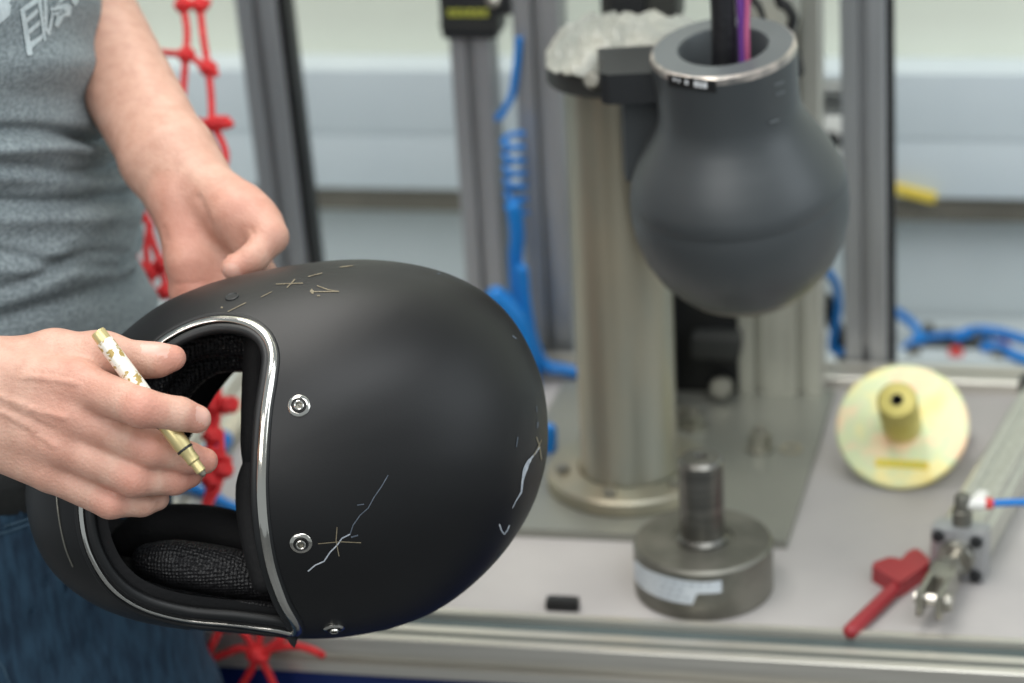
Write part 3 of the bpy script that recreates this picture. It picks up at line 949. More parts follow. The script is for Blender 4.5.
strands = [
    [(150, -700), (160, -350), (170, -60), (180, -15), (183, 5), (187, 30), (186, 55), (184, 80), (181, 108), (170, 150), (150, 190), (137, 215), (134, 240), (136, 268), (140, 300), (150, 340)],
    [(190, -700), (198, -350), (205, -60), (199, -20), (200, 5), (203, 35), (208, 68), (211, 95), (213, 124), (222, 142), (226, 158), (220, 178), (205, 210), (196, 260), (206, 320), (213, 375), (211, 405), (209, 430), (214, 455), (212, 480), (205, 505), (200, 540), (215, 590), (240, 625), (258, 655)],
    [(140, 45), (160, 52), (186, 55), (198, 62), (208, 68), (216, 74)],
    [(186, 5), (193, 4), (200, 5), (208, 2)],
    [(150, 112), (170, 114), (190, 119), (213, 124), (222, 122), (231, 124)],
    [(137, 215), (146, 218), (152, 240), (160, 262), (166, 285), (176, 300), (180, 330)],
    [(136, 268), (148, 272), (160, 264), (172, 262)],
    [(132, 286), (146, 290), (160, 292), (178, 296), (200, 300)],
    [(150, 225), (146, 250), (150, 275), (152, 300), (158, 330)],
    [(211, 405), (220, 402), (228, 404), (233, 410)],
    [(216, 365), (218, 390), (217, 420), (211, 440), (207, 462), (218, 485), (209, 505), (206, 540)],
    [(209, 430), (219, 436), (221, 452), (214, 470)],
    [(214, 455), (222, 458), (229, 460)],
    [(212, 480), (205, 470), (198, 460)],
    [(258, 655), (242, 648), (225, 654), (205, 662)],
    [(258, 655), (275, 648), (296, 646), (312, 650), (322, 655)],
    [(258, 655), (246, 636), (232, 622), (215, 610)],
    [(258, 655), (260, 630), (262, 600)],
    [(258, 655), (250, 672), (240, 690), (236, 715)],
    [(258, 655), (268, 672), (275, 690), (278, 715)],
    [(258, 655), (280, 640), (290, 622), (292, 600)],
    [(205, 662), (212, 645), (222, 628), (232, 622)],
]
net = thing('safety_net', npt(200, 640), 'red knotted rope safety net hanging behind the open hand', 'net')
mb = MB()
for s_ in strands:
    mb.tube([npt(x, y) for x, y in s_], 0.0031, 8, 5)
mb.build('cords', M['red'], net)
for (x, y) in ((183, 5), (200, 5), (186, 55), (208, 68), (213, 124), (222, 123), (137, 215), (136, 268), (150, 272), (162, 264), (140, 289), (166, 292), (211, 405), (228, 405), (213, 436), (214, 455), (212, 480), (222, 470), (258, 655), (232, 622)):
    c = npt(x, y)
    kr = 0.0068 if y < 360 else 0.0085
    ps = []
    for i in range(22):
        a = i * 2.39996
        zf = 1 - 2 * (i + .5) / 22
        rr_ = math.sqrt(1 - zf * zf)
        ps.append(c + kr * 0.72 * np.array([rr_ * math.cos(a), rr_ * math.sin(a), zf]))
    km_ = MB()
    for a in (0.2, 1.3, 2.3):
        R_ = np.array(Matrix.Rotation(a, 3, 'Z') @ Matrix.Rotation(a * 1.7, 3, 'X'))
        ring = [c + R_ @ (np.array([math.cos(b), math.sin(b) * .8, 0.25 * math.sin(2 * b)]) * kr * 0.75) for b in np.linspace(0, 2 * math.pi, 9)[:-1]]
        km_.tube(ring, 0.0034, 8, 4, closed=True)
    km_.build('knot', M['red'], net)

# ------------------------------------------------------------------ the helmet
HC = at(290, 450, 1.60)
HX, HY, HZ = MR[:, 0], MR[:, 1], MR[:, 2]      # across, up, towards the viewer
SCL = F / 1.60
SIL = [(548, 440), (545, 395), (534, 358), (513, 320), (484, 292), (446, 273), (405, 263), (362, 259.5), (318, 262), (272, 269),
       (230, 278), (196, 289), (160, 306), (125, 333), (94, 365), (66, 400), (44, 437), (31, 472), (29, 502), (38, 540), (58, 573),
       (92, 600), (135, 617), (190, 627), (245, 632), (300, 637), (345, 635.5), (392, 627), (432, 612), (468, 588), (503, 553), (529, 513), (543, 475)]
SP = np.array([((x - 290) / SCL, -(y - 450) / SCL) for x, y in SIL])
SPd, _ = catmull(SP, np.zeros(len(SP)), 10, True)
an = np.arctan2(SPd[:, 1], SPd[:, 0])
od = np.argsort(an)
AN, RN = an[od], np.linalg.norm(SPd, axis=1)[od]
AN = np.concatenate([AN - 2 * np.pi, AN, AN + 2 * np.pi])
RN = np.tile(RN, 3)
DF, DB = 0.125, 0.128


def hrad(phi):
    return np.interp((phi + np.pi) % (2 * np.pi) - np.pi, AN, RN)


def hdepth(a, b, k=1.0):                       # bulge of the (scaled) shell over the point (a, b)
    rho = np.hypot(a, b) / (hrad(np.arctan2(b, a)) * k)
    return (1 - np.clip(rho, 0, 1) ** 2.15) ** (1 / 2.05), rho


def hpoint(px, py, k=1.0, back=False):         # point of the shell seen at px, py
    px, py = np.asarray(px, float), np.asarray(py, float)
    c = np.zeros_like(px)
    for _ in range(12):
        d = 1.60 - c
        a = (px - 512) / F * d - (290 - 512) / F * 1.60
        b = -(py - 341.5) / F * d + (450 - 341.5) / F * 1.60
        q, rho = hdepth(a, b, k)
        c = 0.5 * c + 0.5 * (-DB if back else DF) * k * q
    return HC + np.multiply.outer(a, HX) + np.multiply.outer(b, HY) + np.multiply.outer(c, HZ)


def hp(px, py, c):                             # point at height c in front of the helmet's middle plane
    return at(px, py, 1.60 - c)


def hnormal(px, py):
    e = 1.5
    p0, p1, p2, p3 = hpoint(px - e, py), hpoint(px + e, py), hpoint(px, py - e), hpoint(px, py + e)
    n = np.cross(p1 - p0, p2 - p3)
    return n / np.linalg.norm(n)


def loop(pts, k=8):
    P, _ = catmull(np.array(pts, float), np.zeros(len(pts)), k, True)
    return P


def inside(P, poly):
    x, y = P[:, 0], P[:, 1]
    r = np.zeros(len(P), bool)
    n = len(poly)
    for i in range(n):
        x0, y0 = poly[i]
        x1, y1 = poly[(i + 1) % n]
        if y0 == y1:
            continue
        c = ((y0 > y) != (y1 > y)) & (x < (x1 - x0) * (y - y0) / (y1 - y0) + x0)
        r ^= c
    return r


def nearest(P, poly):
    best = np.full(len(P), 1e9)
    out = np.zeros_like(P)
    n = len(poly)
    for i in range(n):
        a, b = poly[i], poly[(i + 1) % n]
        ab = b - a
        t = np.clip(((P - a) @ ab) / (ab @ ab + 1e-12), 0, 1)
        q = a + t[:, None] * ab
        d = np.linalg.norm(P - q, axis=1)
        m = d < best
        best[m] = d[m]
        out[m] = q[m]
    return out


PORT = loop([(296, 630), (282, 602), (270, 568), (263, 530), (260, 490), (261, 450), (264, 410), (269, 378), (271, 355), (265, 338), (252, 327), (235, 322),
             (215, 321.5), (195, 326), (175, 335), (156, 349), (122, 386), (98, 435), (85, 490), (84, 520), (92, 553), (112, 585), (142, 606), (185, 618), (235, 623), (275, 628)])
NECK = loop([(262, 370), (258, 420), (254, 470), (252, 516), (200, 524), (150, 524), (95, 505), (72, 440), (95, 390), (150, 366), (210, 362)])


def shell(k, port, neck, name, material, parent, nphi=260, nlam=78):
    V, Fc, side_ = [], [], []
    V.append(HC + HZ * DF * k)
    for j in range(1, 2 * nlam):
        lam = math.pi / 2 * (1 - j / nlam)
        for i in range(nphi):
            ph = 2 * math.pi * i / nphi
            rho = math.cos(lam) if abs(lam) > 1e-9 else 1.0
            q = (1 - min(rho, 1) ** 2.15) ** (1 / 2.05)
            r = float(hrad(ph)) * k * rho
            c = (DF if lam > 0 else -DB) * k * q
            V.append(HC + HX * r * math.cos(ph) + HY * r * math.sin(ph) + HZ * c)
    V.append(HC - HZ * DB * k)
    V = np.array(V)
    ring = lambda j, i: 1 + (j - 1) * nphi + i % nphi
    for i in range(nphi):
        Fc.append((0, ring(1, i), ring(1, i + 1)))
    for j in range(1, 2 * nlam - 1):
        for i in range(nphi):
            Fc.append((ring(j, i), ring(j + 1, i), ring(j + 1, i + 1), ring(j, i + 1)))
    for i in range(nphi):
        Fc.append((len(V) - 1, ring(2 * nlam - 1, i + 1), ring(2 * nlam - 1, i)))
    P = px_of(V)[:, :2]
    cen = np.array([V[list(f_)].mean(0) for f_ in Fc])
    cpx = px_of(cen)[:, :2]
    front = (cen - HC) @ HZ > 0
    kill = (front & inside(cpx, port)) | (~front & inside(cpx, neck))
    keep = [f_ for f_, z in zip(Fc, kill) if not z]
    gone = [f_ for f_, z in zip(Fc, kill) if z]
    ks = set(i for f_ in keep for i in f_)
    bs = np.array(sorted(ks & set(i for f_ in gone for i in f_)))
    fr = (V[bs] - HC) @ HZ > 0
    for msk, poly, back in ((fr, port, False), (~fr, neck, True)):
        if msk.any():
            q = nearest(P[bs[msk]], poly)
            V[bs[msk]] = hpoint(q[:, 0], q[:, 1], k, back)
    ids = {o_: n_ for n_, o_ in enumerate(sorted(ks))}
    mb = MB().add(V[sorted(ks)], [tuple(ids[i] for i in f_) for f_ in keep])
    return mb.build(name, material, parent, angle=None)


helmet = thing('motorcycle_helmet', HC - np.array([0, 0, 0.14]), 'matt black full face helmet with chrome trimmed eye opening, held in both hands', 'helmet')
shell(1.0, PORT, NECK, 'shell', M['helmet'], helmet)


def shifted(poly):                             # lining edge inside the eye opening: narrow at the brow, wide at the chin
    c = np.array([180.0, 475.0])
    out = []
    for p in poly:
        d = c - p
        d = d / np.linalg.norm(d)
        wx = 8 if d[0] < 0 else 26
        wy = 24 if d[1] < 0 else 6
        out.append(p + np.array([d[0] * wx, d[1] * wy]))
    return np.array(out)


LIN = shifted(PORT)
shell(0.93, LIN, NECK, 'lining', M['liner'], helmet, 200, 60)
# collar joining shell and lining along the opening
n = len(PORT)
o_ = hpoint(PORT[:, 0], PORT[:, 1], 1.0)
i_ = hpoint(LIN[:, 0], LIN[:, 1], 0.93)
MB().add(np.concatenate([o_, i_]), [(q, (q + 1) % n, n + (q + 1) % n, n + q) for q in range(n)]).build('lining_edge', M['padcloth'], helmet)
# chrome strip and rubber bead around the eye opening
nr = np.array([hnormal(x, y) for x, y in PORT])
cen2 = PORT.mean(0)


def offs(poly, s_):                            # move a loop outwards by s_ picture units
    t = np.roll(poly, -1, 0) - np.roll(poly, 1, 0)
    t /= np.linalg.norm(t, axis=1)[:, None]
    nn = np.stack([t[:, 1], -t[:, 0]], 1)
    if ((nn * (poly - cen2)).sum(1)).mean() < 0:
        nn = -nn
    return poly + nn * s_


C1 = offs(PORT, 1.5)
P3 = hpoint(C1[:, 0], C1[:, 1]) + nr * 0.0006
wt_ = np.where(PORT[:, 0] > 235, 1.0, np.where(PORT[:, 1] < 420, 0.85, 0.62))
wt_ = np.where((PORT[:, 1] > 595) & (PORT[:, 0] < 262), 0.5, wt_)
for _ in range(10): wt_ = (np.roll(wt_, 1) + wt_ * 2 + np.roll(wt_, -1)) / 4
MB().tube(P3, 0.0028 * wt_, 12, 1, closed=True, up=nr, flat=(1.12, 0.6)).build('chrome_trim', M['chrome'], helmet, angle=None)
C2 = offs(PORT, 6.2)
P3 = hpoint(C2[:, 0], C2[:, 1]) + nr * 0.0002
MB().tube(P3, 0.0017, 10, 1, closed=True, up=nr, flat=(1.0, 0.7)).build('outer_bead', M['blackrub'], helmet, angle=None)
C3 = offs(PORT, -5.0)
P3 = hpoint(C3[:, 0], C3[:, 1]) - nr * 0.002
MB().tube(P3, 0.0034, 10, 1, closed=True, up=nr).build('inner_bead', M['blackrub'], helmet, angle=None)
# chin bar: moulded line and lower edge
P3 = [hpoint(x, y) + hnormal(x, y) * 0.0002 for x, y in ((60, 470), (57, 490), (59, 515), (65, 545), (73, 566))]
MB().tube(P3, 0.0007, 8, 6).build('moulded_line', M['steeldull'], helmet)
P3 = [HC + HX * r_ * math.cos(a) + HY * r_ * math.sin(a) - HZ * 0.004 for a in np.radians(np.arange(176, 244, 4)) for r_ in [float(hrad(a)) * 1.001]]
MB().tube(P3, 0.0026, 8, 3).build('edge_trim', M['black'], helmet)

# pads seen through the opening
MB().tube([hp(150, 392, .035), hp(160, 372, .03), hp(182, 350, .025), hp(212, 341, .022), hp(256, 346, .02)], [.010, .011, .0115, .0105, .009], 16, 6).build('cheek_pad', M['pad'], helmet)
MB().tube([hp(150, 425, .0), hp(165, 398, .0), hp(186, 372, -.002), (hp(216, 357, -.005)), hp(262, 357, -.01)], [.014, .014, .0135, .0115, .0105], 16, 6).build('cheek_pad', M['pad'], helmet)
MB().tube([hp(150, 452, -.05), hp(172, 420, -.05), hp(197, 375, -.05), hp(230, 340, -.05), hp(275, 340, -.05)], [.018, .017, .0185, .020, .020], 16, 6).build('neck_pad', M['padcloth'], helmet)
MB().tube([hp(258, 340, .05), hp(256, 370, .052), hp(254, 410, .05), hp(252, 445, .05), hp(250, 462, .05)], [.009, .0088, .0085, .0075, .005], 14, 6).build('brow_pad', M['padcloth'], helmet)
MB().tube([hp(251, 466, .05), hp(249, 485, .05), hp(250, 510, .05), hp(256, 545, .05), hp(265, 580, .05)], [.006, .0085, .009, .009, .009], 14, 6).build('brow_pad', M['padcloth'], helmet)
MB().tube([hp(128, 540, -.04), hp(150, 530, -.04), hp(185, 527, -.04), hp(225, 533, -.035), hp(275, 552, -.03)], [.012, .016, .016, .017, .017], 16, 6).build('neck_pad', M['padcloth'], helmet)
MB().tube([hp(150, 562, .015), hp(175, 564, .018), hp(215, 570, .018), hp(270, 580, .015)], [.0125, .016, .0165, .0155], 18, 6).build('cheek_pad', M['pad'], helmet)
cbx = [hp(178, 604, .030), hp(205, 607, .032), hp(240, 608, .034), hp(276, 610, .036)]
MB().tube(cbx, 0.0062, 14, 6, flat=(0.8, 0.9), caps=False).build('chin_strip', M['pad'], helmet)
# strap end below the opening
MB().tube([hp(288, 622, .03), hp(291, 632, .03), hp(293, 641, .03), hp(294, 646, .03)], [.0045, .0048, .003, .001], 10, 4, flat=(1, .5)).build('strap_end', M['blackrub'], helmet)


def snap(px, py, full=True):
    p = hpoint(px, py)
    R = frame_z(hnormal(px, py))
    b = MB().lathe([(0.0069, 0.0), (0.0069, 0.0006), (0.0062, 0.0013), (0.0046, 0.0016), (0.0042, 0.0006), (0.0038, 0.0005)], p, R, 32) if full else \
        MB().lathe([(0.0046, 0.0), (0.0046, 0.0005), (0.0040, 0.0009), (0.0034, 0.0004)], p, R, 32)
    o = b.build('snap_fastener', M['chrome'] if full else M['dark'], helmet)
    if full:
        MB().lathe([(0.0034, 0.0004), (0.0031, 0.0028), (0.0026, 0.0031), (0.0021, 0.0028), (0.0020, 0.0008)], p, R, 24).build('stud', M['chrome'], o)
        MB().lathe([(0.0020, 0.0010), (0.0010, 0.0012), (0.0003, 0.0014)], p, R, 20).build('socket', M['steeldull'], o)
        MB().lathe([(0.0048, 0.0018), (0.0040, 0.0012), (0.0034, 0.0012)], p, R, 24).build('groove', M['blackrub'], o)
    else:
        MB().lathe([(0.0036, 0.00045), (0.0003, 0.00040)], p, R, 24).build('hole', M['blackrub'], o)


snap(299, 406)
snap(301, 543)
snap(334, 628)
snap(232, 297, False)


def mark(lines, name, material):               # thin marks lying on the shell
    far_apart = name in ('paint_dash', 'scuff', 'scratch')
    mb = MB()
    for pts, wd in lines:
        if far_apart:
            mb = MB()
        P = np.array(pts, float)
        ws = np.full(len(P), wd) if np.isscalar(wd) else np.array(wd, float)
        V, Fc = [], []
        for q in range(len(P)):
            t = P[min(q + 1, len(P) - 1)] - P[max(q - 1, 0)]
            t /= np.linalg.norm(t)
            nn = np.array([-t[1], t[0]]) * ws[q] / 2
            N_ = hnormal(*P[q]) * 0.00035
            V += [hpoint(*(P[q] + nn)) + N_, hpoint(*(P[q] - nn)) + N_]
        Fc = [(2 * q, 2 * q + 1, 2 * q + 3, 2 * q + 2) for q in range(len(P) - 1)]
        mb.add(V, Fc)
        if far_apart:
            mb.build(name, material, helmet, smooth=False)
    if not far_apart:
        mb.build(name, material, helmet, smooth=False)


def dense(pts, step=2.0):
    P = np.array(pts, float)
    out = []
    for a, b in zip(P[:-1], P[1:]):
        m_ = max(1, int(np.linalg.norm(b - a) / step))
        out += [a + (b - a) * q / m_ for q in range(m_)]
    return out + [P[-1]]


mark([(dense([(276, 284.5), (290, 284), (303, 283.5)]), 0.9), (dense([(287, 288), (292, 283), (295, 279.5)]), 1.1)], 'paint_cross', M['paintmark'])
mark([(dense([(310, 292), (322, 292), (339, 291.8)]), 0.9), (dense([(317, 286), (328, 290), (339, 292)]), 0.9), (dense([(311, 290), (313, 292), (312, 294)]), 2.5), (dense([(317, 296), (320, 296)]), 1.4)], 'paint_arrow', M['paintmark'])
mark([(dense([(228, 312), (238, 307), (246, 303)]), 0.8), (dense([(261, 297.5), (272, 292)]), 0.8), (dense([(308, 277), (322, 273.5)]), 0.8), (dense([(340, 267.5), (353, 266)]), 0.9), (dense([(221, 307.5), (223, 308)]), 1.4)], 'paint_dash', M['paintmark'])
mark([(dense([(318, 543.5), (340, 541.5), (361, 542.5)]), 0.9), (dense([(337, 527), (336, 541), (339, 556)]), 0.9)], 'paint_cross', M['paintmark'])
mark([(dense([(308, 571), (315, 565), (324, 561), (330, 552), (337, 545), (342, 538), (350, 534)]), 1.3)], 'scratch', M['scratch'])
mark([(dense([(350, 534), (353, 525), (360, 515), (368, 508), (374, 497), (381, 487), (388, 475)]), 1.1), (dense([(357, 505), (364, 504)]), 1.1), (dense([(351, 537), (358, 535)]), 1.6)], 'scratch', M['scratchdim'])
mark([(dense([(512, 508), (516, 500), (521, 492), (522, 482), (524, 472), (527, 464), (530, 459)], 1.5), list(np.interp(np.linspace(0, 1, len(dense([(512, 508), (516, 500), (521, 492), (522, 482), (524, 472), (527, 464), (530, 459)], 1.5))), [0, .2, .35, .6, .8, 1], [.7, 1.2, 1.8, 2.2, 4.5, 3.0]))),
      (dense([(499, 524), (501, 530), (504, 534), (507, 530), (509, 525)]), 1.5), (dense([(530, 459), (535, 453), (539, 447)]), 1.6)], 'scratch', M['scratch'])
mark([(dense([(536, 437), (539, 445), (540, 452), (541, 460)], 1.5), 1.2), (dense([(541, 440), (537, 449), (533, 456)], 1.5), 1.2)], 'paint_cross', M['paintmark'])
mark([(dense([(537, 428), (537.5, 422)], 1.5), 1.6), (dense([(536.5, 412), (536, 406)], 1.5), 1.0), (dense([(516, 447), (517.5, 437)], 1.5), 1.2), (dense([(497, 558), (500, 553)]), 1.2), (dense([(437, 274.5), (440, 274)], 1.5), 1.3), (dense([(512, 336), (516, 339)]), 1.6)], 'scuff', M['scratchdim'])


# ------------------------------------------------------------------ soft bodies from joined tapered limbs
def smin(a, b, k):
    h = np.maximum(k - np.abs(a - b), 0) / k
    return np.minimum(a, b) - h * h * k * 0.25


class Field:
    def __init__(s, gx, gy, gz):
        s.g = [np.asarray(q, np.float32) for q in (gx, gy, gz)]
        s.D = np.full([len(q) for q in s.g], 0.2, np.float32)

    def sub(s, lo, hi):
        return tuple(slice(max(int(np.searchsorted(g, l)) - 1, 0), min(int(np.searchsorted(g, h)) + 1, len(g))) for g, l, h in zip(s.g, lo, hi))

    def add(s, prims, k=0.006, kk=0.004, marg=0.03):
        """union of prims (blended by kk) blended into the field by k; prim = (a, b, ra, rb)"""
        A = np.array([np.minimum(np.array(p[0]) - p[2], np.array(p[1]) - p[3]) for p in prims]).min(0) - marg
        B = np.array([np.maximum(np.array(p[0]) + p[2], np.array(p[1]) + p[3]) for p in prims]).max(0) + marg
        sl = s.sub(A, B)
        X = s.g[0][sl[0]][:, None, None]
        Y = s.g[1][sl[1]][None, :, None]
        Z = s.g[2][sl[2]][None, None, :]
        d = None
        for a, b, ra, rb in prims:
            a, b = np.array(a, float), np.array(b, float)
            ba = b - a
            L2 = ba @ ba + 1e-12
            t = np.clip(((X - a[0]) * ba[0] + (Y - a[1]) * ba[1] + (Z - a[2]) * ba[2]) / L2, 0, 1)
            q = np.sqrt((X - a[0] - t * ba[0]) ** 2 + (Y - a[1] - t * ba[1]) ** 2 + (Z - a[2] - t * ba[2]) ** 2) - (ra + (rb - ra) * t)
            d = q if d is None else smin(d, q, kk)
        s.D[sl] = smin(s.D[sl], d.astype(np.float32), k)

    def mesh(s):
        D = s.D
        neg = D < 0
        nx, ny, nz = D.shape
        c = np.zeros((nx - 1, ny - 1, nz - 1), np.int8)
        for i in (0, 1):
            for j in (0, 1):
                for k in (0, 1):
                    c += neg[i:nx - 1 + i, j:ny - 1 + j, k:nz - 1 + k]
        act = np.argwhere((c > 0) & (c < 8))
        del c
        acc = np.zeros((len(act), 3))
        cnt = np.zeros(len(act))
        cor = [(i, j, k) for i in (0, 1) for j in (0, 1) for k in (0, 1)]
        val = {q: D[act[:, 0] + q[0], act[:, 1] + q[1], act[:, 2] + q[2]] for q in cor}
        pos = {q: np.stack([s.g[e][act[:, e] + q[e]] for e in range(3)], 1) for q in cor}
        for q in cor:
            for e in range(3):
                if q[e] == 0:
                    r = list(q); r[e] = 1; r = tuple(r)
                    a, b = val[q], val[r]
                    m = (a < 0) != (b < 0)
                    t = np.where(m, a / np.where(m, a - b, 1), 0)[:, None]
                    acc += np.where(m[:, None], pos[q] + t * (pos[r] - pos[q]), 0)
                    cnt += m
        V = acc / cnt[:, None]
        idx = -np.ones((nx - 1, ny - 1, nz - 1), np.int32)
        idx[act[:, 0], act[:, 1], act[:, 2]] = np.arange(len(act))
        Fs = []
        for e in range(3):
            o1, o2 = [(1, 2), (2, 0), (0, 1)][e]
            sa = [slice(None)] * 3; sb = [slice(None)] * 3
            sa[e] = slice(0, -1); sb[e] = slice(1, None)
            fl = neg[tuple(sa)] != neg[tuple(sb)]
            ed = np.argwhere(fl)
            ok = (ed[:, o1] > 0) & (ed[:, o2] > 0) & (ed[:, o1] < D.shape[o1] - 1) & (ed[:, o2] < D.shape[o2] - 1)
            ed = ed[ok]

            def cell(d1, d2):
                q = ed.copy(); q[:, o1] -= d1; q[:, o2] -= d2
                return idx[q[:, 0], q[:, 1], q[:, 2]]
            Fs.append(np.stack([cell(1, 1), cell(0, 1), cell(0, 0), cell(1, 0)], 1))
        return V, np.concatenate(Fs)


def relax(V, Fq, n=2, lam=0.5):                # light smoothing of a surface
    for _ in range(n):
        S = np.zeros_like(V); C = np.zeros(len(V))
        for a, b in ((0, 1), (1, 2), (2, 3), (3, 0)):
            np.add.at(S, Fq[:, a], V[Fq[:, b]]); np.add.at(C, Fq[:, a], 1)
            np.add.at(S, Fq[:, b], V[Fq[:, a]]); np.add.at(C, Fq[:, b], 1)
        V = V * (1 - lam) + lam * S / C[:, None]
    return V


def axis(lo, hi, coarse, fine, spans):
    out = [lo]
    while out[-1] < hi:
        x = out[-1]
        f_ = any(a <= x <= b for a, b in spans)
        st_ = fine if f_ else coarse
        if not f_:
            nx_ = [a for a, b in spans if a > x]
            if nx_: st_ = min(st_, max(fine, min(nx_) - x + 1e-6))
        out.append(x + st_)
    return np.array(out)


def prim(a, b, ra, rb):
    return (at(*a), at(*b), ra, rb)


# right hand: back of the hand towards the viewer
wr = [((-90, 385, 1.485), (-20, 372, 1.478), .022, .0185), ((-90, 430, 1.485), (-20, 425, 1.478), .022, .0185)]
palmR = [((-40, 372, 1.478), (78, 384, 1.462), .0170, .0142), ((-40, 392, 1.475), (74, 416, 1.462), .0165, .0140),
         ((-40, 412, 1.476), (62, 446, 1.466), .0165, .0135), ((-40, 428, 1.479), (50, 472, 1.474), .0165, .0125)]
palmR += [((30, 400, 1.480), (70, 440, 1.480), .016, .014)]
thenR = [((-20, 368, 1.485), (55, 356, 1.487), .0165, .0155), ((55, 356, 1.487), (104, 354, 1.484), .0155, .0125)]
FR = dict(
    index=[((78, 384, 1.462), (142, 408, 1.440), .0138, .0118), ((142, 408, 1.440), (180, 414, 1.446), .0116, .0100), ((180, 414, 1.446), (197, 419, 1.452), .0100, .0088)],
    middle=[((74, 416, 1.462), (150, 448, 1.462), .0136, .0118), ((150, 448, 1.462), (187, 457, 1.470), .0112, .0096), ((187, 457, 1.470), (205, 461, 1.476), .0094, .0082)],
    ring=[((62, 446, 1.466), (134, 479, 1.466), .0130, .0112), ((134, 479, 1.466), (174, 480, 1.478), .0106, .0090), ((174, 480, 1.478), (190, 475, 1.486), .0090, .0080)],
    pinky=[((50, 472, 1.474), (110, 503, 1.474), .0120, .0098), ((110, 503, 1.474), (142, 503, 1.484), .0094, .0082), ((142, 503, 1.484), (158, 499, 1.490), .0082, .0072)],
    thumb=[((100, 354, 1.484), (144, 360, 1.482), .0128, .0108), ((144, 360, 1.482), (158, 360, 1.481), .0108, .0102), ((158, 360, 1.481), (173, 358, 1.482), .0102, .0082)])
# left hand: palm towards the viewer, fingers going down behind the shell
wl = [((4, -130, 1.98), (156, 162, 1.715), .040, .0235), ((18, -130, 1.98), (180, 152, 1.712), .038, .0225), ((158, 160, 1.715), (172, 192, 1.705), .0235, .020), ((180, 152, 1.712), (196, 182, 1.702), .0225, .021)]
palmL = [((180, 188, 1.702), (194, 292, 1.690), .0185, .0130), ((185, 185, 1.702), (212, 292, 1.690), .0185, .0140),
         ((192, 182, 1.700), (236, 287, 1.690), .0185, .0145), ((198, 178, 1.698), (258, 277, 1.688), .0190, .0140)]
hypo = [((180, 203, 1.692), (190, 262, 1.684), .0165, .0148), ((190, 262, 1.684), (200, 305, 1.686), .0148, .0128)]
thenL = [((206, 186, 1.690), (240, 214, 1.670), .0190, .0205), ((240, 214, 1.670), (262, 226, 1.660), .0190, .0150), ((222, 205, 1.684), (247, 246, 1.668), .0180, .0120)]
FL = dict(
    thumb=[((256, 218, 1.662), (271, 237, 1.650), .0150, .0118), ((271, 237, 1.650), (254, 258, 1.640), .0118, .0100), ((254, 258, 1.640), (234, 268, 1.637), .0100, .0088)],
    index=[((258, 277, 1.694), (284, 318, 1.715), .0130, .0112), ((284, 318, 1.715), (306, 352, 1.742), .0108, .0092), ((306, 352, 1.742), (322, 376, 1.756), .0090, .0078)],
    middle=[((236, 287, 1.698), (258, 336, 1.718), .0130, .0112), ((258, 336, 1.718), (276, 372, 1.752), .0108, .0092), ((276, 372, 1.752), (292, 398, 1.768), .0090, .0078)],
    ring=[((212, 292, 1.696), (232, 335, 1.722), .0128, .0108), ((232, 335, 1.722), (252, 362, 1.756), .0104, .0090), ((252, 362, 1.756), (268, 384, 1.772), .0088, .0078)],
    pinky=[((186, 292, 1.690), (203, 328, 1.720), .0118, .0098), ((203, 328, 1.720), (220, 346, 1.748), .0094, .0082), ((220, 346, 1.748), (236, 358, 1.764), .0080, .0070)])

# torso frame: the person faces across the picture, a little towards the viewer
FA = math.radians(5.0)
FW = np.array([math.cos(FA), math.sin(FA), 0.0])
LT = np.array([-math.sin(FA), math.cos(FA), 0.0])       # towards the far (left) side
TC = at(-46, 260, 1.83)
TCX = np.array([TC[0], TC[1], 0.0])
ZS = lambda py: at(130, py, 1.72)[2]


def body_pt(f_, l_, z):
    return TCX + FW * f_ + LT * l_ + np.array([0, 0, z])


shR, shL = body_pt(-0.02, -0.18, 1.47), body_pt(-0.02, 0.18, 1.47)
elR = at(-300, 330, 1.52)
wrR = at(-90, 405, 1.485)
elL = at(10, -130, 1.98)
torso = [(body_pt(0, -0.05, 1.42), body_pt(0.0, -0.05, 1.06), .085, .080), (body_pt(0, 0.05, 1.42), body_pt(0.0, 0.05, 1.06), .085, .080),
         (body_pt(-.02, 0, 1.45), body_pt(-0.01, 0, 1.60), .06, .055), (shR, shL, .05, .05), (body_pt(0, -.05, .98), body_pt(0, .05, .98), .065, .065)]
arms = [(shR, elR, .050, .040), (elR, wrR, .040, .028)]
armsL = [(shL, elL, .050, .042)]

fineP = []
for fs in (FR, FL):
    for v in fs.values(): fineP += v
allf = [at(*q[0]) for q in fineP + palmR + thenR + palmL + thenL] + [at(*q[1]) for q in fineP] + [at(-20, 400, 1.48), at(130, 60, 1.76)]
allf = np.array(allf)
nR = [at(*q[e]) for v in FR.values() for q in v for e in (0, 1)] + [at(-30, 360, 1.48), at(-30, 440, 1.48)]
nL = [at(*q[e]) for v in FL.values() for q in v for e in (0, 1)] + [at(150, 120, 1.74), at(205, 160, 1.70)]
nR, nL = np.array(nR), np.array(nL)
whole = np.array([p for q in torso + arms + armsL for p in (q[0], q[1])])
lo, hi = whole.min(0) - .12, np.maximum(whole.max(0) + .12, np.concatenate([nR, nL]).max(0) + .03)
lo = np.minimum(lo, np.concatenate([nR, nL]).min(0) - .03)
g = [axis(lo[e], hi[e], 0.009, 0.0017, sorted([(nR[:, e].min() - .018, nR[:, e].max() + .018), (nL[:, e].min() - .018, nL[:, e].max() + .018)])) for e in range(3)]
FD = Field(*g)
FD.add(torso, 0.05, 0.05, 0.06)
FD.add(arms, 0.03, 0.02, 0.05)
FD.add(armsL, 0.03, 0.02, 0.05)
FD.add([prim(*q) for q in wr], 0.02, 0.012)
FD.add([prim(*q) for q in palmR], 0.014, 0.008)
FD.add([prim(*q) for q in thenR], 0.012, 0.008)
FD.add([prim(*q) for q in FR['thumb']], 0.009, 0.004)
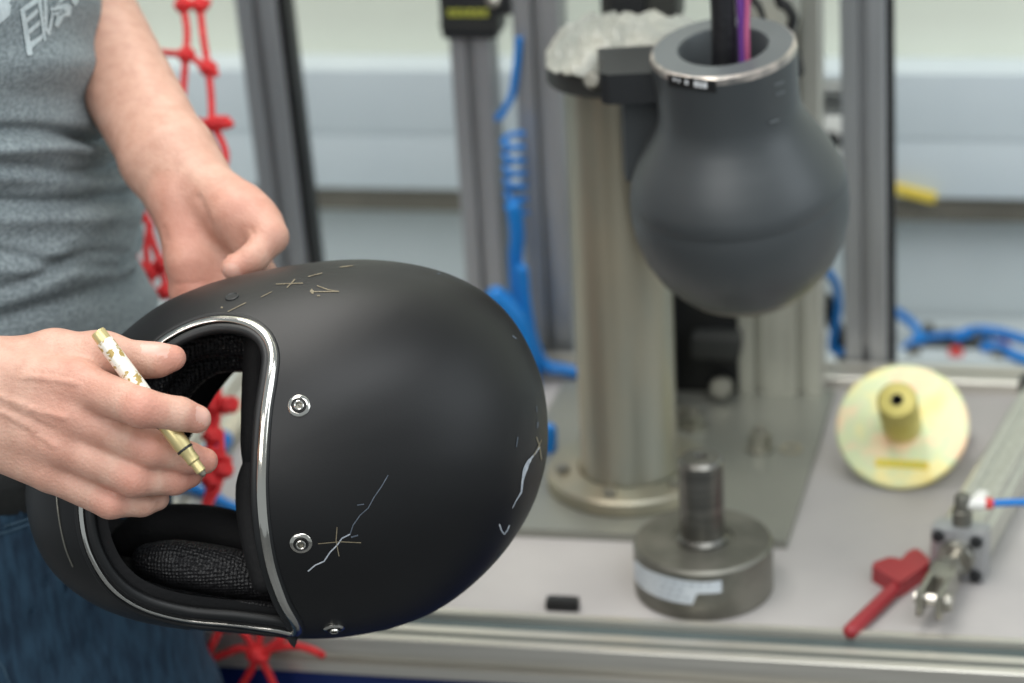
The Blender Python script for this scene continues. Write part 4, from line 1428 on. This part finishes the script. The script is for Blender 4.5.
FD.add([prim(*q) for q in FR['index']], 0.0055, 0.003)
for nm_, k_ in (('middle', .0030), ('ring', .0030), ('pinky', .0030)):
    FD.add([prim(*q) for q in FR[nm_]], k_, 0.003)
FD.add([prim(*q) for q in wl], 0.025, 0.014)
FD.add([prim(*q) for q in palmL], 0.016, 0.010)
FD.add([prim(*q) for q in hypo], 0.012, 0.008)
FD.add([prim(*q) for q in thenL], 0.007, 0.010)
FD.add([prim(*q) for q in FL['thumb']], 0.005, 0.0035)
for nm_ in ('index', 'middle', 'ring', 'pinky'):
    FD.add([prim(*q) for q in FL[nm_]], 0.005, 0.003)
BV, BF = FD.mesh()
BV = relax(BV, BF, 2, 0.5)


def near(V, p, r):
    return np.clip(1 - np.linalg.norm(V - np.asarray(p), axis=1) / r, 0, 1)


flush = np.zeros(len(BV))
for px, py, d, r, a in ((142, 410, 1.43, .017, .45), (150, 448, 1.452, .015, .4), (134, 479, 1.456, .015, .4), (110, 503, 1.464, .014, .4), (200, 420, 1.448, .014, .5), (206, 461, 1.472, .016, .5), (175, 358, 1.478, .016, .4), (80, 385, 1.45, .03, .25), (70, 420, 1.45, .03, .25), (60, 450, 1.455, .03, .2),
                        (178, 230, 1.675, .035, .38), (186, 285, 1.675, .03, .5), (170, 200, 1.68, .022, .3), (240, 205, 1.65, .035, .3), (262, 228, 1.645, .025, .2), (236, 270, 1.628, .018, .4), (205, 280, 1.68, .03, .35), (188, 474, 1.478, .02, .5)):
    flush = np.maximum(flush, a * np.sqrt(near(BV, at(px, py, d), r)))
flush = np.clip(flush + 0.05, 0, 1)
# creases of the palm and veins pressed into / raised from the skin
BN = np.zeros_like(BV)
fn = np.cross(BV[BF[:, 2]] - BV[BF[:, 0]], BV[BF[:, 3]] - BV[BF[:, 1]])
for q in range(4): np.add.at(BN, BF[:, q], fn)
BN /= np.linalg.norm(BN, axis=1)[:, None] + 1e-12
if ((BN * (BV - at(60, 420, 1.475))).sum(1)[np.linalg.norm(BV - at(60, 420, 1.475), axis=1) < .03]).mean() < 0: BN = -BN
BP = px_of(BV)


def ridge(pts, width, amount, dmin, dmax):     # amount > 0 raises, < 0 presses
    P = np.array(pts, float)
    best = np.full(len(BV), 1e9)
    for a, b in zip(P[:-1], P[1:]):
        ab = b - a
        t = np.clip(((BP[:, :2] - a) @ ab) / (ab @ ab), 0, 1)
        best = np.minimum(best, np.linalg.norm(BP[:, :2] - a - t[:, None] * ab, axis=1))
    sel = (BP[:, 2] > dmin) & (BP[:, 2] < dmax) & ((BN @ HZ) > 0.1)
    return np.where(sel, amount * np.exp(-(best / width) ** 2), 0)[:, None] * BN


disp = ridge([(199, 198), (206, 216), (216, 238), (230, 258)], 4.0, -.0013, 1.62, 1.72)
disp += ridge([(176, 284), (196, 283), (212, 283)], 1.8, -.0006, 1.62, 1.72)
disp += ridge([(250, 228), (257, 238)], 1.8, -.0008, 1.6, 1.68) + ridge([(164, 228), (167, 240)], 2.2, -.0006, 1.62, 1.72)
disp += ridge([(-10, 392), (30, 408), (66, 418)], 3.0, .0012, 1.40, 1.48) + ridge([(-10, 404), (25, 425), (55, 446)], 3.0, .0010, 1.40, 1.48)
disp += ridge([(20, 376), (45, 378), (78, 383)], 3.0, .0010, 1.40, 1.48)
disp += ridge([(0, 407), (30, 418), (52, 430)], 2.5, -.0010, 1.40, 1.48)
for x0 in (138, 142, 146): disp += ridge([(x0 - 1, 397), (x0 + 2, 404)], 1.0, -.0006, 1.40, 1.47)
for x0 in (140, 145): disp += ridge([(x0, 348), (x0 - 2, 356)], 1.0, -.0005, 1.40, 1.49)
BV = BV + disp
# nails: flat glossy patches at the finger ends
fmI = np.zeros(len(BF), np.int32)
FC = BV[BF].mean(1)
FN = fn / (np.linalg.norm(fn, axis=1)[:, None] + 1e-12)


def nail(c, along, up_, L, Wd):
    along = along / np.linalg.norm(along)
    up_ = up_ - along * (up_ @ along); up_ /= np.linalg.norm(up_)
    sd_ = np.cross(along, up_)
    d = FC - c
    m = (np.abs(d @ up_) < .006) & (((d @ along) / L) ** 4 + ((d @ sd_) / Wd) ** 4 < 1) & (((FC - c + up_ * .009) @ up_) > 0.004)
    fmI[m] = 1


nail(at(156, 351, 1.476), at(173, 357, 1.48) - at(150, 358, 1.48), HY * 0.85 + HZ * 0.5, .0085, .0062)
nail(at(203, 415, 1.446), at(199, 420, 1.452) - at(180, 414, 1.446), HY * .5 + HZ * .7 + HX * .35, .006, .005)
nail(at(229, 273, 1.630), at(234, 268, 1.637) - at(254, 258, 1.640), HZ * .75 - HY * 0.55 - HX * .2, .007, .006)

person = thing('person', body_pt(0, 0, 0), 'person in grey shirt and blue jeans holding a helmet and a gold marker', 'person')
mbb = MB()
mbb.v = [tuple(p) for p in BV]
mbb.f = [tuple(int(i) for i in f_) for f_ in BF]
ob = mbb.build('body', M['skin'], person, angle=None, mats=[M['skin'], M['nail']], fm=fmI)
fa = ob.data.attributes.new('flush', 'FLOAT', 'POINT')
if len(ob.data.vertices) == len(flush):
    fa.data.foreach_set('value', flush.astype(np.float32))


# ------------------------------------------------------------------ clothes
def pxz(py):                                    # height on the front of the body shown at picture row py
    lo_, hi_ = 0.4, 2.0
    for _ in range(40):
        m_ = (lo_ + hi_) / 2
        if px_of(body_pt(.125, 0.0, m_))[1] > py: lo_ = m_
        else: hi_ = m_
    return lo_


def pxn(py):                                    # the same on the near side
    lo_, hi_ = 0.4, 2.0
    for _ in range(40):
        m_ = (lo_ + hi_) / 2
        if px_of(body_pt(.06, -.16, m_))[1] > py: lo_ = m_
        else: hi_ = m_
    return lo_


NT, NZ = 260, 230
z0, z1 = pxn(430), 1.52
prof_z = np.array([pxn(430), pxz(345), pxz(320), pxz(300), pxz(280), pxz(255), pxz(225), pxz(200), pxz(175), pxz(160), pxz(130), pxz(90), pxz(50), pxz(0), 1.40, 1.47, 1.52])
prof_f = np.array([.138, .138, .136, .1335, .132, .135, .136, .135, .126, .123, .123, .124, .125, .126, .118, .09, .06])
prof_l = np.array([.178, .178, .176, .173, .172, .172, .172, .172, .172, .172, .174, .178, .182, .186, .195, .185, .07])
TH = np.linspace(0, 2 * np.pi, NT, endpoint=False)
ZZ = np.concatenate([np.linspace(z0, pxz(0), 190), np.linspace(pxz(0), z1, 41)[1:]])
T2, Z2 = np.meshgrid(TH, ZZ)
o_ = np.argsort(prof_z)
rf = np.interp(Z2, prof_z[o_], prof_f[o_])
rl = np.interp(Z2, prof_z[o_], prof_l[o_])
ct, st_ = np.cos(T2), np.sin(T2)
ex = 2.3
rad = (np.abs(ct / rf) ** ex + np.abs(st_ / rl) ** ex) ** (-1 / ex)
# folds: crease lines given in the picture; theta 0 = front, -pi/2 = the near side
tt = (T2 + np.pi) % (2 * np.pi) - np.pi


def fold(py_side, py_front, wd, amp, t0=-1.5, t1=0.2, wob=0.0, ph=0.0):
    u = np.clip((tt - t0) / (t1 - t0), 0, 1)
    zc = pxn(py_side) * (1 - u) + pxz(py_front) * u + wob * np.sin(6 * u + ph)
    env = np.exp(-np.maximum(0, t0 - tt) ** 2 / .3) * np.exp(-np.maximum(0, tt - t1) ** 2 / .25)
    return amp * env * np.exp(-((Z2 - zc) / wd) ** 2)


sm = np.zeros_like(Z2)
sm += fold(132, 158, .0050, -.0085, -1.2, .3, .002) + fold(148, 170, .0070, .0055, -1.2, .3, .002)
sm += fold(158, 180, .0050, -.0060, -1.3, .1, .003, 1) + fold(178, 195, .009, .0045, -1.2, .3, .002)
sm += fold(200, 216, .0055, -.0070, -1.3, .3, .002, 2) + fold(216, 236, .009, .005, -1.2, .3)
sm += fold(232, 262, .0055, -.0055, -1.4, -.1, .002, 1) + fold(252, 275, .010, .0040, -1.3, .2)
sm += fold(300, 282, .0060, -.0055, -.6, .4, .002) + fold(330, 300, .008, -.0045, -.9, .4, .002) + fold(95, 118, .012, -.003, -1.2, .2) + fold(60, 80, .012, .003, -1.2, .3)
sm *= 1.35
sm += .0012 * np.sin(Z2 * 130 + 3 * np.sin(2 * T2)) + .001 * np.sin(9 * T2 + Z2 * 60)
rad = rad + sm
SV = TCX + (rad * ct)[..., None] * FW + (rad * st_)[..., None] * LT
SV[..., 2] = Z2
SV = SV.reshape(-1, 3)
SF = [(j * NT + i, j * NT + (i + 1) % NT, (j + 1) * NT + (i + 1) % NT, (j + 1) * NT + i) for j in range(len(ZZ) - 1) for i in range(NT)]
shirt = MB().add(SV, SF).build('shirt', M['shirt'], person, angle=None)
sd = shirt.modifiers.new('cloth_thickness', 'SOLIDIFY')
sd.thickness = 0.002
sd.offset = -1
MB().tube([SV[i] for i in range(0, NT, 4)], 0.0016, 8, 2, closed=True).build('hem', M['shirt'], shirt)
for a, b in ((shR, elR), (shL, elL)):
    MB().tube([a - (b - a) * .05, a + (b - a) * .25, a + (b - a) * .55], [.060, .060, .058], 20, 5, caps=False).build('sleeve', M['shirt'], shirt)
tree = BVHTree.FromPolygons([Vector(p) for p in SV], SF)


def on_shirt(px, py, out=.0009):
    h = tree.ray_cast(Vector(CAM), Vector(ray(px, py)).normalized())
    if h[0] is None:
        return None
    n_ = h[1] if h[1].dot(Vector(CAM) - h[0]) > 0 else -h[1]
    return np.array(h[0] + n_ * out)


def print_shape(polys, name, material, out):   # flock print lying on the shirt, filled as a fine grid
    mb = MB()
    for poly in polys:
        poly = np.array(poly, float)
        x0_, y0_ = poly.min(0); x1_, y1_ = poly.max(0)
        st2 = 0.7
        gx_ = np.arange(x0_, x1_ + st2, st2); gy_ = np.arange(y0_, y1_ + st2, st2)
        ids = {}
        V, Fc = [], []
        cells = [(i, j) for i in range(len(gx_) - 1) for j in range(len(gy_) - 1)]
        cen_ = np.array([(gx_[i] + st2 / 2, gy_[j] + st2 / 2) for i, j in cells])
        for (i, j), ok in zip(cells, inside(cen_, poly)):
            if not ok: continue
            q = []
            for a, b in ((i, j), (i + 1, j), (i + 1, j + 1), (i, j + 1)):
                if (a, b) not in ids:
                    p = on_shirt(gx_[a], gy_[b], out)
                    if p is None: break
                    ids[(a, b)] = len(V); V.append(p)
                q.append(ids[(a, b)])
            if len(q) == 4: Fc.append(tuple(q))
        mb.add(V, Fc)
    if mb.v:
        return mb.build(name, material, shirt, angle=None)


LET = [[(-8, -12), (8, -14), (10, 0), (8, 3), (10, 6), (9, 15), (0, 22.5), (-8, 28)],
       [(19, 9), (23, 7), (31.5, 53), (31, 55), (26, 55)],
       [(22, 7), (36, -3), (37.5, 2), (24, 11)], [(23.5, 19), (36, 8), (37, 12.5), (24.5, 24)], [(25.5, 31), (38, 20), (39, 24.5), (27, 35)], [(28, 43), (41, 34), (41.5, 38.5), (30, 49)],
       [(35.5, -4), (39.5, -6), (45, 40), (42.5, 42)],
       [(42, -6), (45.5, -6), (46.5, 28), (49, 34), (47.5, 36), (43.5, 30)], [(46.5, 30), (51, 12), (53, 12), (49, 34)],
       [(49, 8), (62, -3), (68, -5), (57, 5), (66, 3), (70, 6), (69.5, 16), (63, 16), (60, 22), (56.5, 27.5), (53, 25), (56, 15), (50, 16)],
       [(70, -6), (78, -6), (77, 2), (74, 6), (71, 2)]]
print_shape(LET, 'print', M['print'], .0010)
print_shape([[(50, 11), (62, 9.2), (62, 10.4), (50, 12.4)], [(51, 7), (56, 2), (57.5, 2.5), (52, 8)], [(57, 14), (64, 10.6), (64, 12), (57, 15.5)]], 'print_outline', M['printdark'], .0014)

# jeans, belt and shoes
gj = [np.arange(a, b, .006) for a, b in ((TCX[0] - .30, TCX[0] + .34), (TCX[1] - .34, TCX[1] + .34), (0.02, 1.09))]
JF = Field(*gj)
hipz = pxz(372)
thx = 0.045
def thigh(sg):
    f1 = .042 if sg < 0 else -.05
    return [(body_pt(.02 + f1, sg * .090, .93), body_pt(.055 + f1, sg * .10, .70), .104, .098), (body_pt(.055 + f1, sg * .10, .70), body_pt(.05 + f1, sg * .10, .48), .090, .070), (body_pt(.05 + f1, sg * .10, .48), body_pt(.0 + f1, sg * .10, .07), .074, .062)]
JF.add([(body_pt(.012, -.055, pxn(400) - .10), body_pt(.02, -.06, .93), .096, .108), (body_pt(.012, .055, pxn(400) - .10), body_pt(.0, .06, .93), .096, .106)], .02, .03, .05)
JF.add(thigh(-1), .05, .03, .06)
JF.add(thigh(1), .02, .03, .06)
JV, JQ = JF.mesh()
JV = relax(JV, JQ, 2, .5)
jn = np.zeros_like(JV)
f2 = np.cross(JV[JQ[:, 2]] - JV[JQ[:, 0]], JV[JQ[:, 3]] - JV[JQ[:, 1]])
for q in range(4): np.add.at(jn, JQ[:, q], f2)
jn /= np.linalg.norm(jn, axis=1)[:, None] + 1e-12
ws = (JV - TCX) @ FW
JV = JV + jn * (.0018 * np.sin(JV[:, 2] * 62 + ws * 48 + 2 * np.sin(ws * 25)) + .0006 * np.sin(JV[:, 2] * 150 - ws * 90))[:, None]
mj = MB(); mj.v = [tuple(p) for p in JV]; mj.f = [tuple(int(i) for i in f_) for f_ in JQ]
jeans = mj.build('jeans', M['jeans'], person, angle=None)
jt = BVHTree.FromPolygons([Vector(p) for p in JV], mj.f)


def on_jeans(px, py):
    h = jt.ray_cast(Vector(CAM), Vector(ray(px, py)).normalized())
    return None if h[0] is None else np.array(h[0]) + HZ * .0004


for line in ([(-12, 537), (10, 531), (30, 524), (45, 518)], [(-12, 531), (10, 525), (30, 518.5), (45, 512)], [(-5, 655), (4, 668), (10, 684), (14, 700)]):
    ps = [on_jeans(x, y) for x, y in dense(line, 4)]
    ps = [p for p in ps if p is not None]
    if len(ps) > 2:
        MB().tube(ps, .0011, 6, 2).build('seam', M['stitch'], jeans)
bz = pxn(476)
bp = []
bt = []
for a in np.linspace(0, 2 * np.pi, 48, endpoint=False):
    d_ = FW * math.cos(a) + LT * math.sin(a)
    h = jt.ray_cast(Vector(body_pt(0, 0, bz) + d_ * .4), Vector(-d_))
    bp.append(np.array(h[0]) + d_ * .0035 if h[0] is not None else body_pt(.15 * math.cos(a), .19 * math.sin(a), bz))
MB().tube(bp, .017, 10, 2, closed=True, up=(0, 0, 1), flat=(.22, 1)).build('belt', M['belt'], person, angle=50)
for sg in (-1, 1):
    f1 = .04 if sg < 0 else -.05
    c = body_pt(f1, sg * .10, 0)
    sh = MB()
    rows = []
    for t, wd, hh in ((-.09, .028, .055), (-.07, .038, .085), (-.02, .040, .105), (.03, .041, .085), (.08, .045, .060), (.13, .046, .048), (.17, .036, .036), (.19, .018, .022)):
        rows.append([c + FW * t + LT * (wd * math.cos(a)) + np.array([0, 0, max(0, hh * (0.42 + .58 * math.sin(a)))]) if True else 0 for a in np.linspace(0, 2 * np.pi, 20, endpoint=False)])
    V = [p for r_ in rows for p in r_]
    Fc = [(k * 20 + i, k * 20 + (i + 1) % 20, (k + 1) * 20 + (i + 1) % 20, (k + 1) * 20 + i) for k in range(len(rows) - 1) for i in range(20)]
    Fc += [tuple(range(19, -1, -1)), tuple((len(rows) - 1) * 20 + i for i in range(20))]
    sh.add(V, Fc).build('shoe', M['shoe'], person)

# ------------------------------------------------------------------ the gold paint marker
m0, m1 = at(97, 331, 1.4535), at(204, 475, 1.4500)
md = m1 - m0
ml = np.linalg.norm(md)
MRt = frame_z(md)
mk = thing('paint_marker', m0, 'slim gold paint marker with a flaking white label in the near hand', 'marker')
u = ml
MB().lathe([(0.0003, 0), (0.0042, 0.0004), (0.0047, 0.0015), (0.0047, 0.0075)], m0, MRt, 32).build('end_plug', M['gold'], mk)
MB().lathe([(0.0051, 0.0075), (0.0053, 0.0085), (0.0053, 0.066), (0.0051, 0.067), (0.0047, 0.0675)], m0, MRt, 32).build('label_sleeve', M['goldlabel'], mk)
MB().lathe([(0.0050, 0.0672), (0.0054, 0.069), (0.0054, u * .80), (0.0050, u * .815), (0.0050, u * .83), (0.0042, u * .845), (0.0042, u * .905), (0.0032, u * .915), (0.0032, u * .975), (0.0022, u * .98)], m0, MRt, 32).build('front_barrel', M['gold'], mk)
MB().lathe([(0.0051, u * .815), (0.0053, u * .818), (0.0053, u * .826), (0.0050, u * .83)], m0, MRt, 32).build('ring', M['black'], mk)
MB().lathe([(0.0022, u * .98), (0.0017, u * 1.0), (0.0003, u * 1.008)], m0, MRt, 20).build('nib', M['nib_shade'], mk)
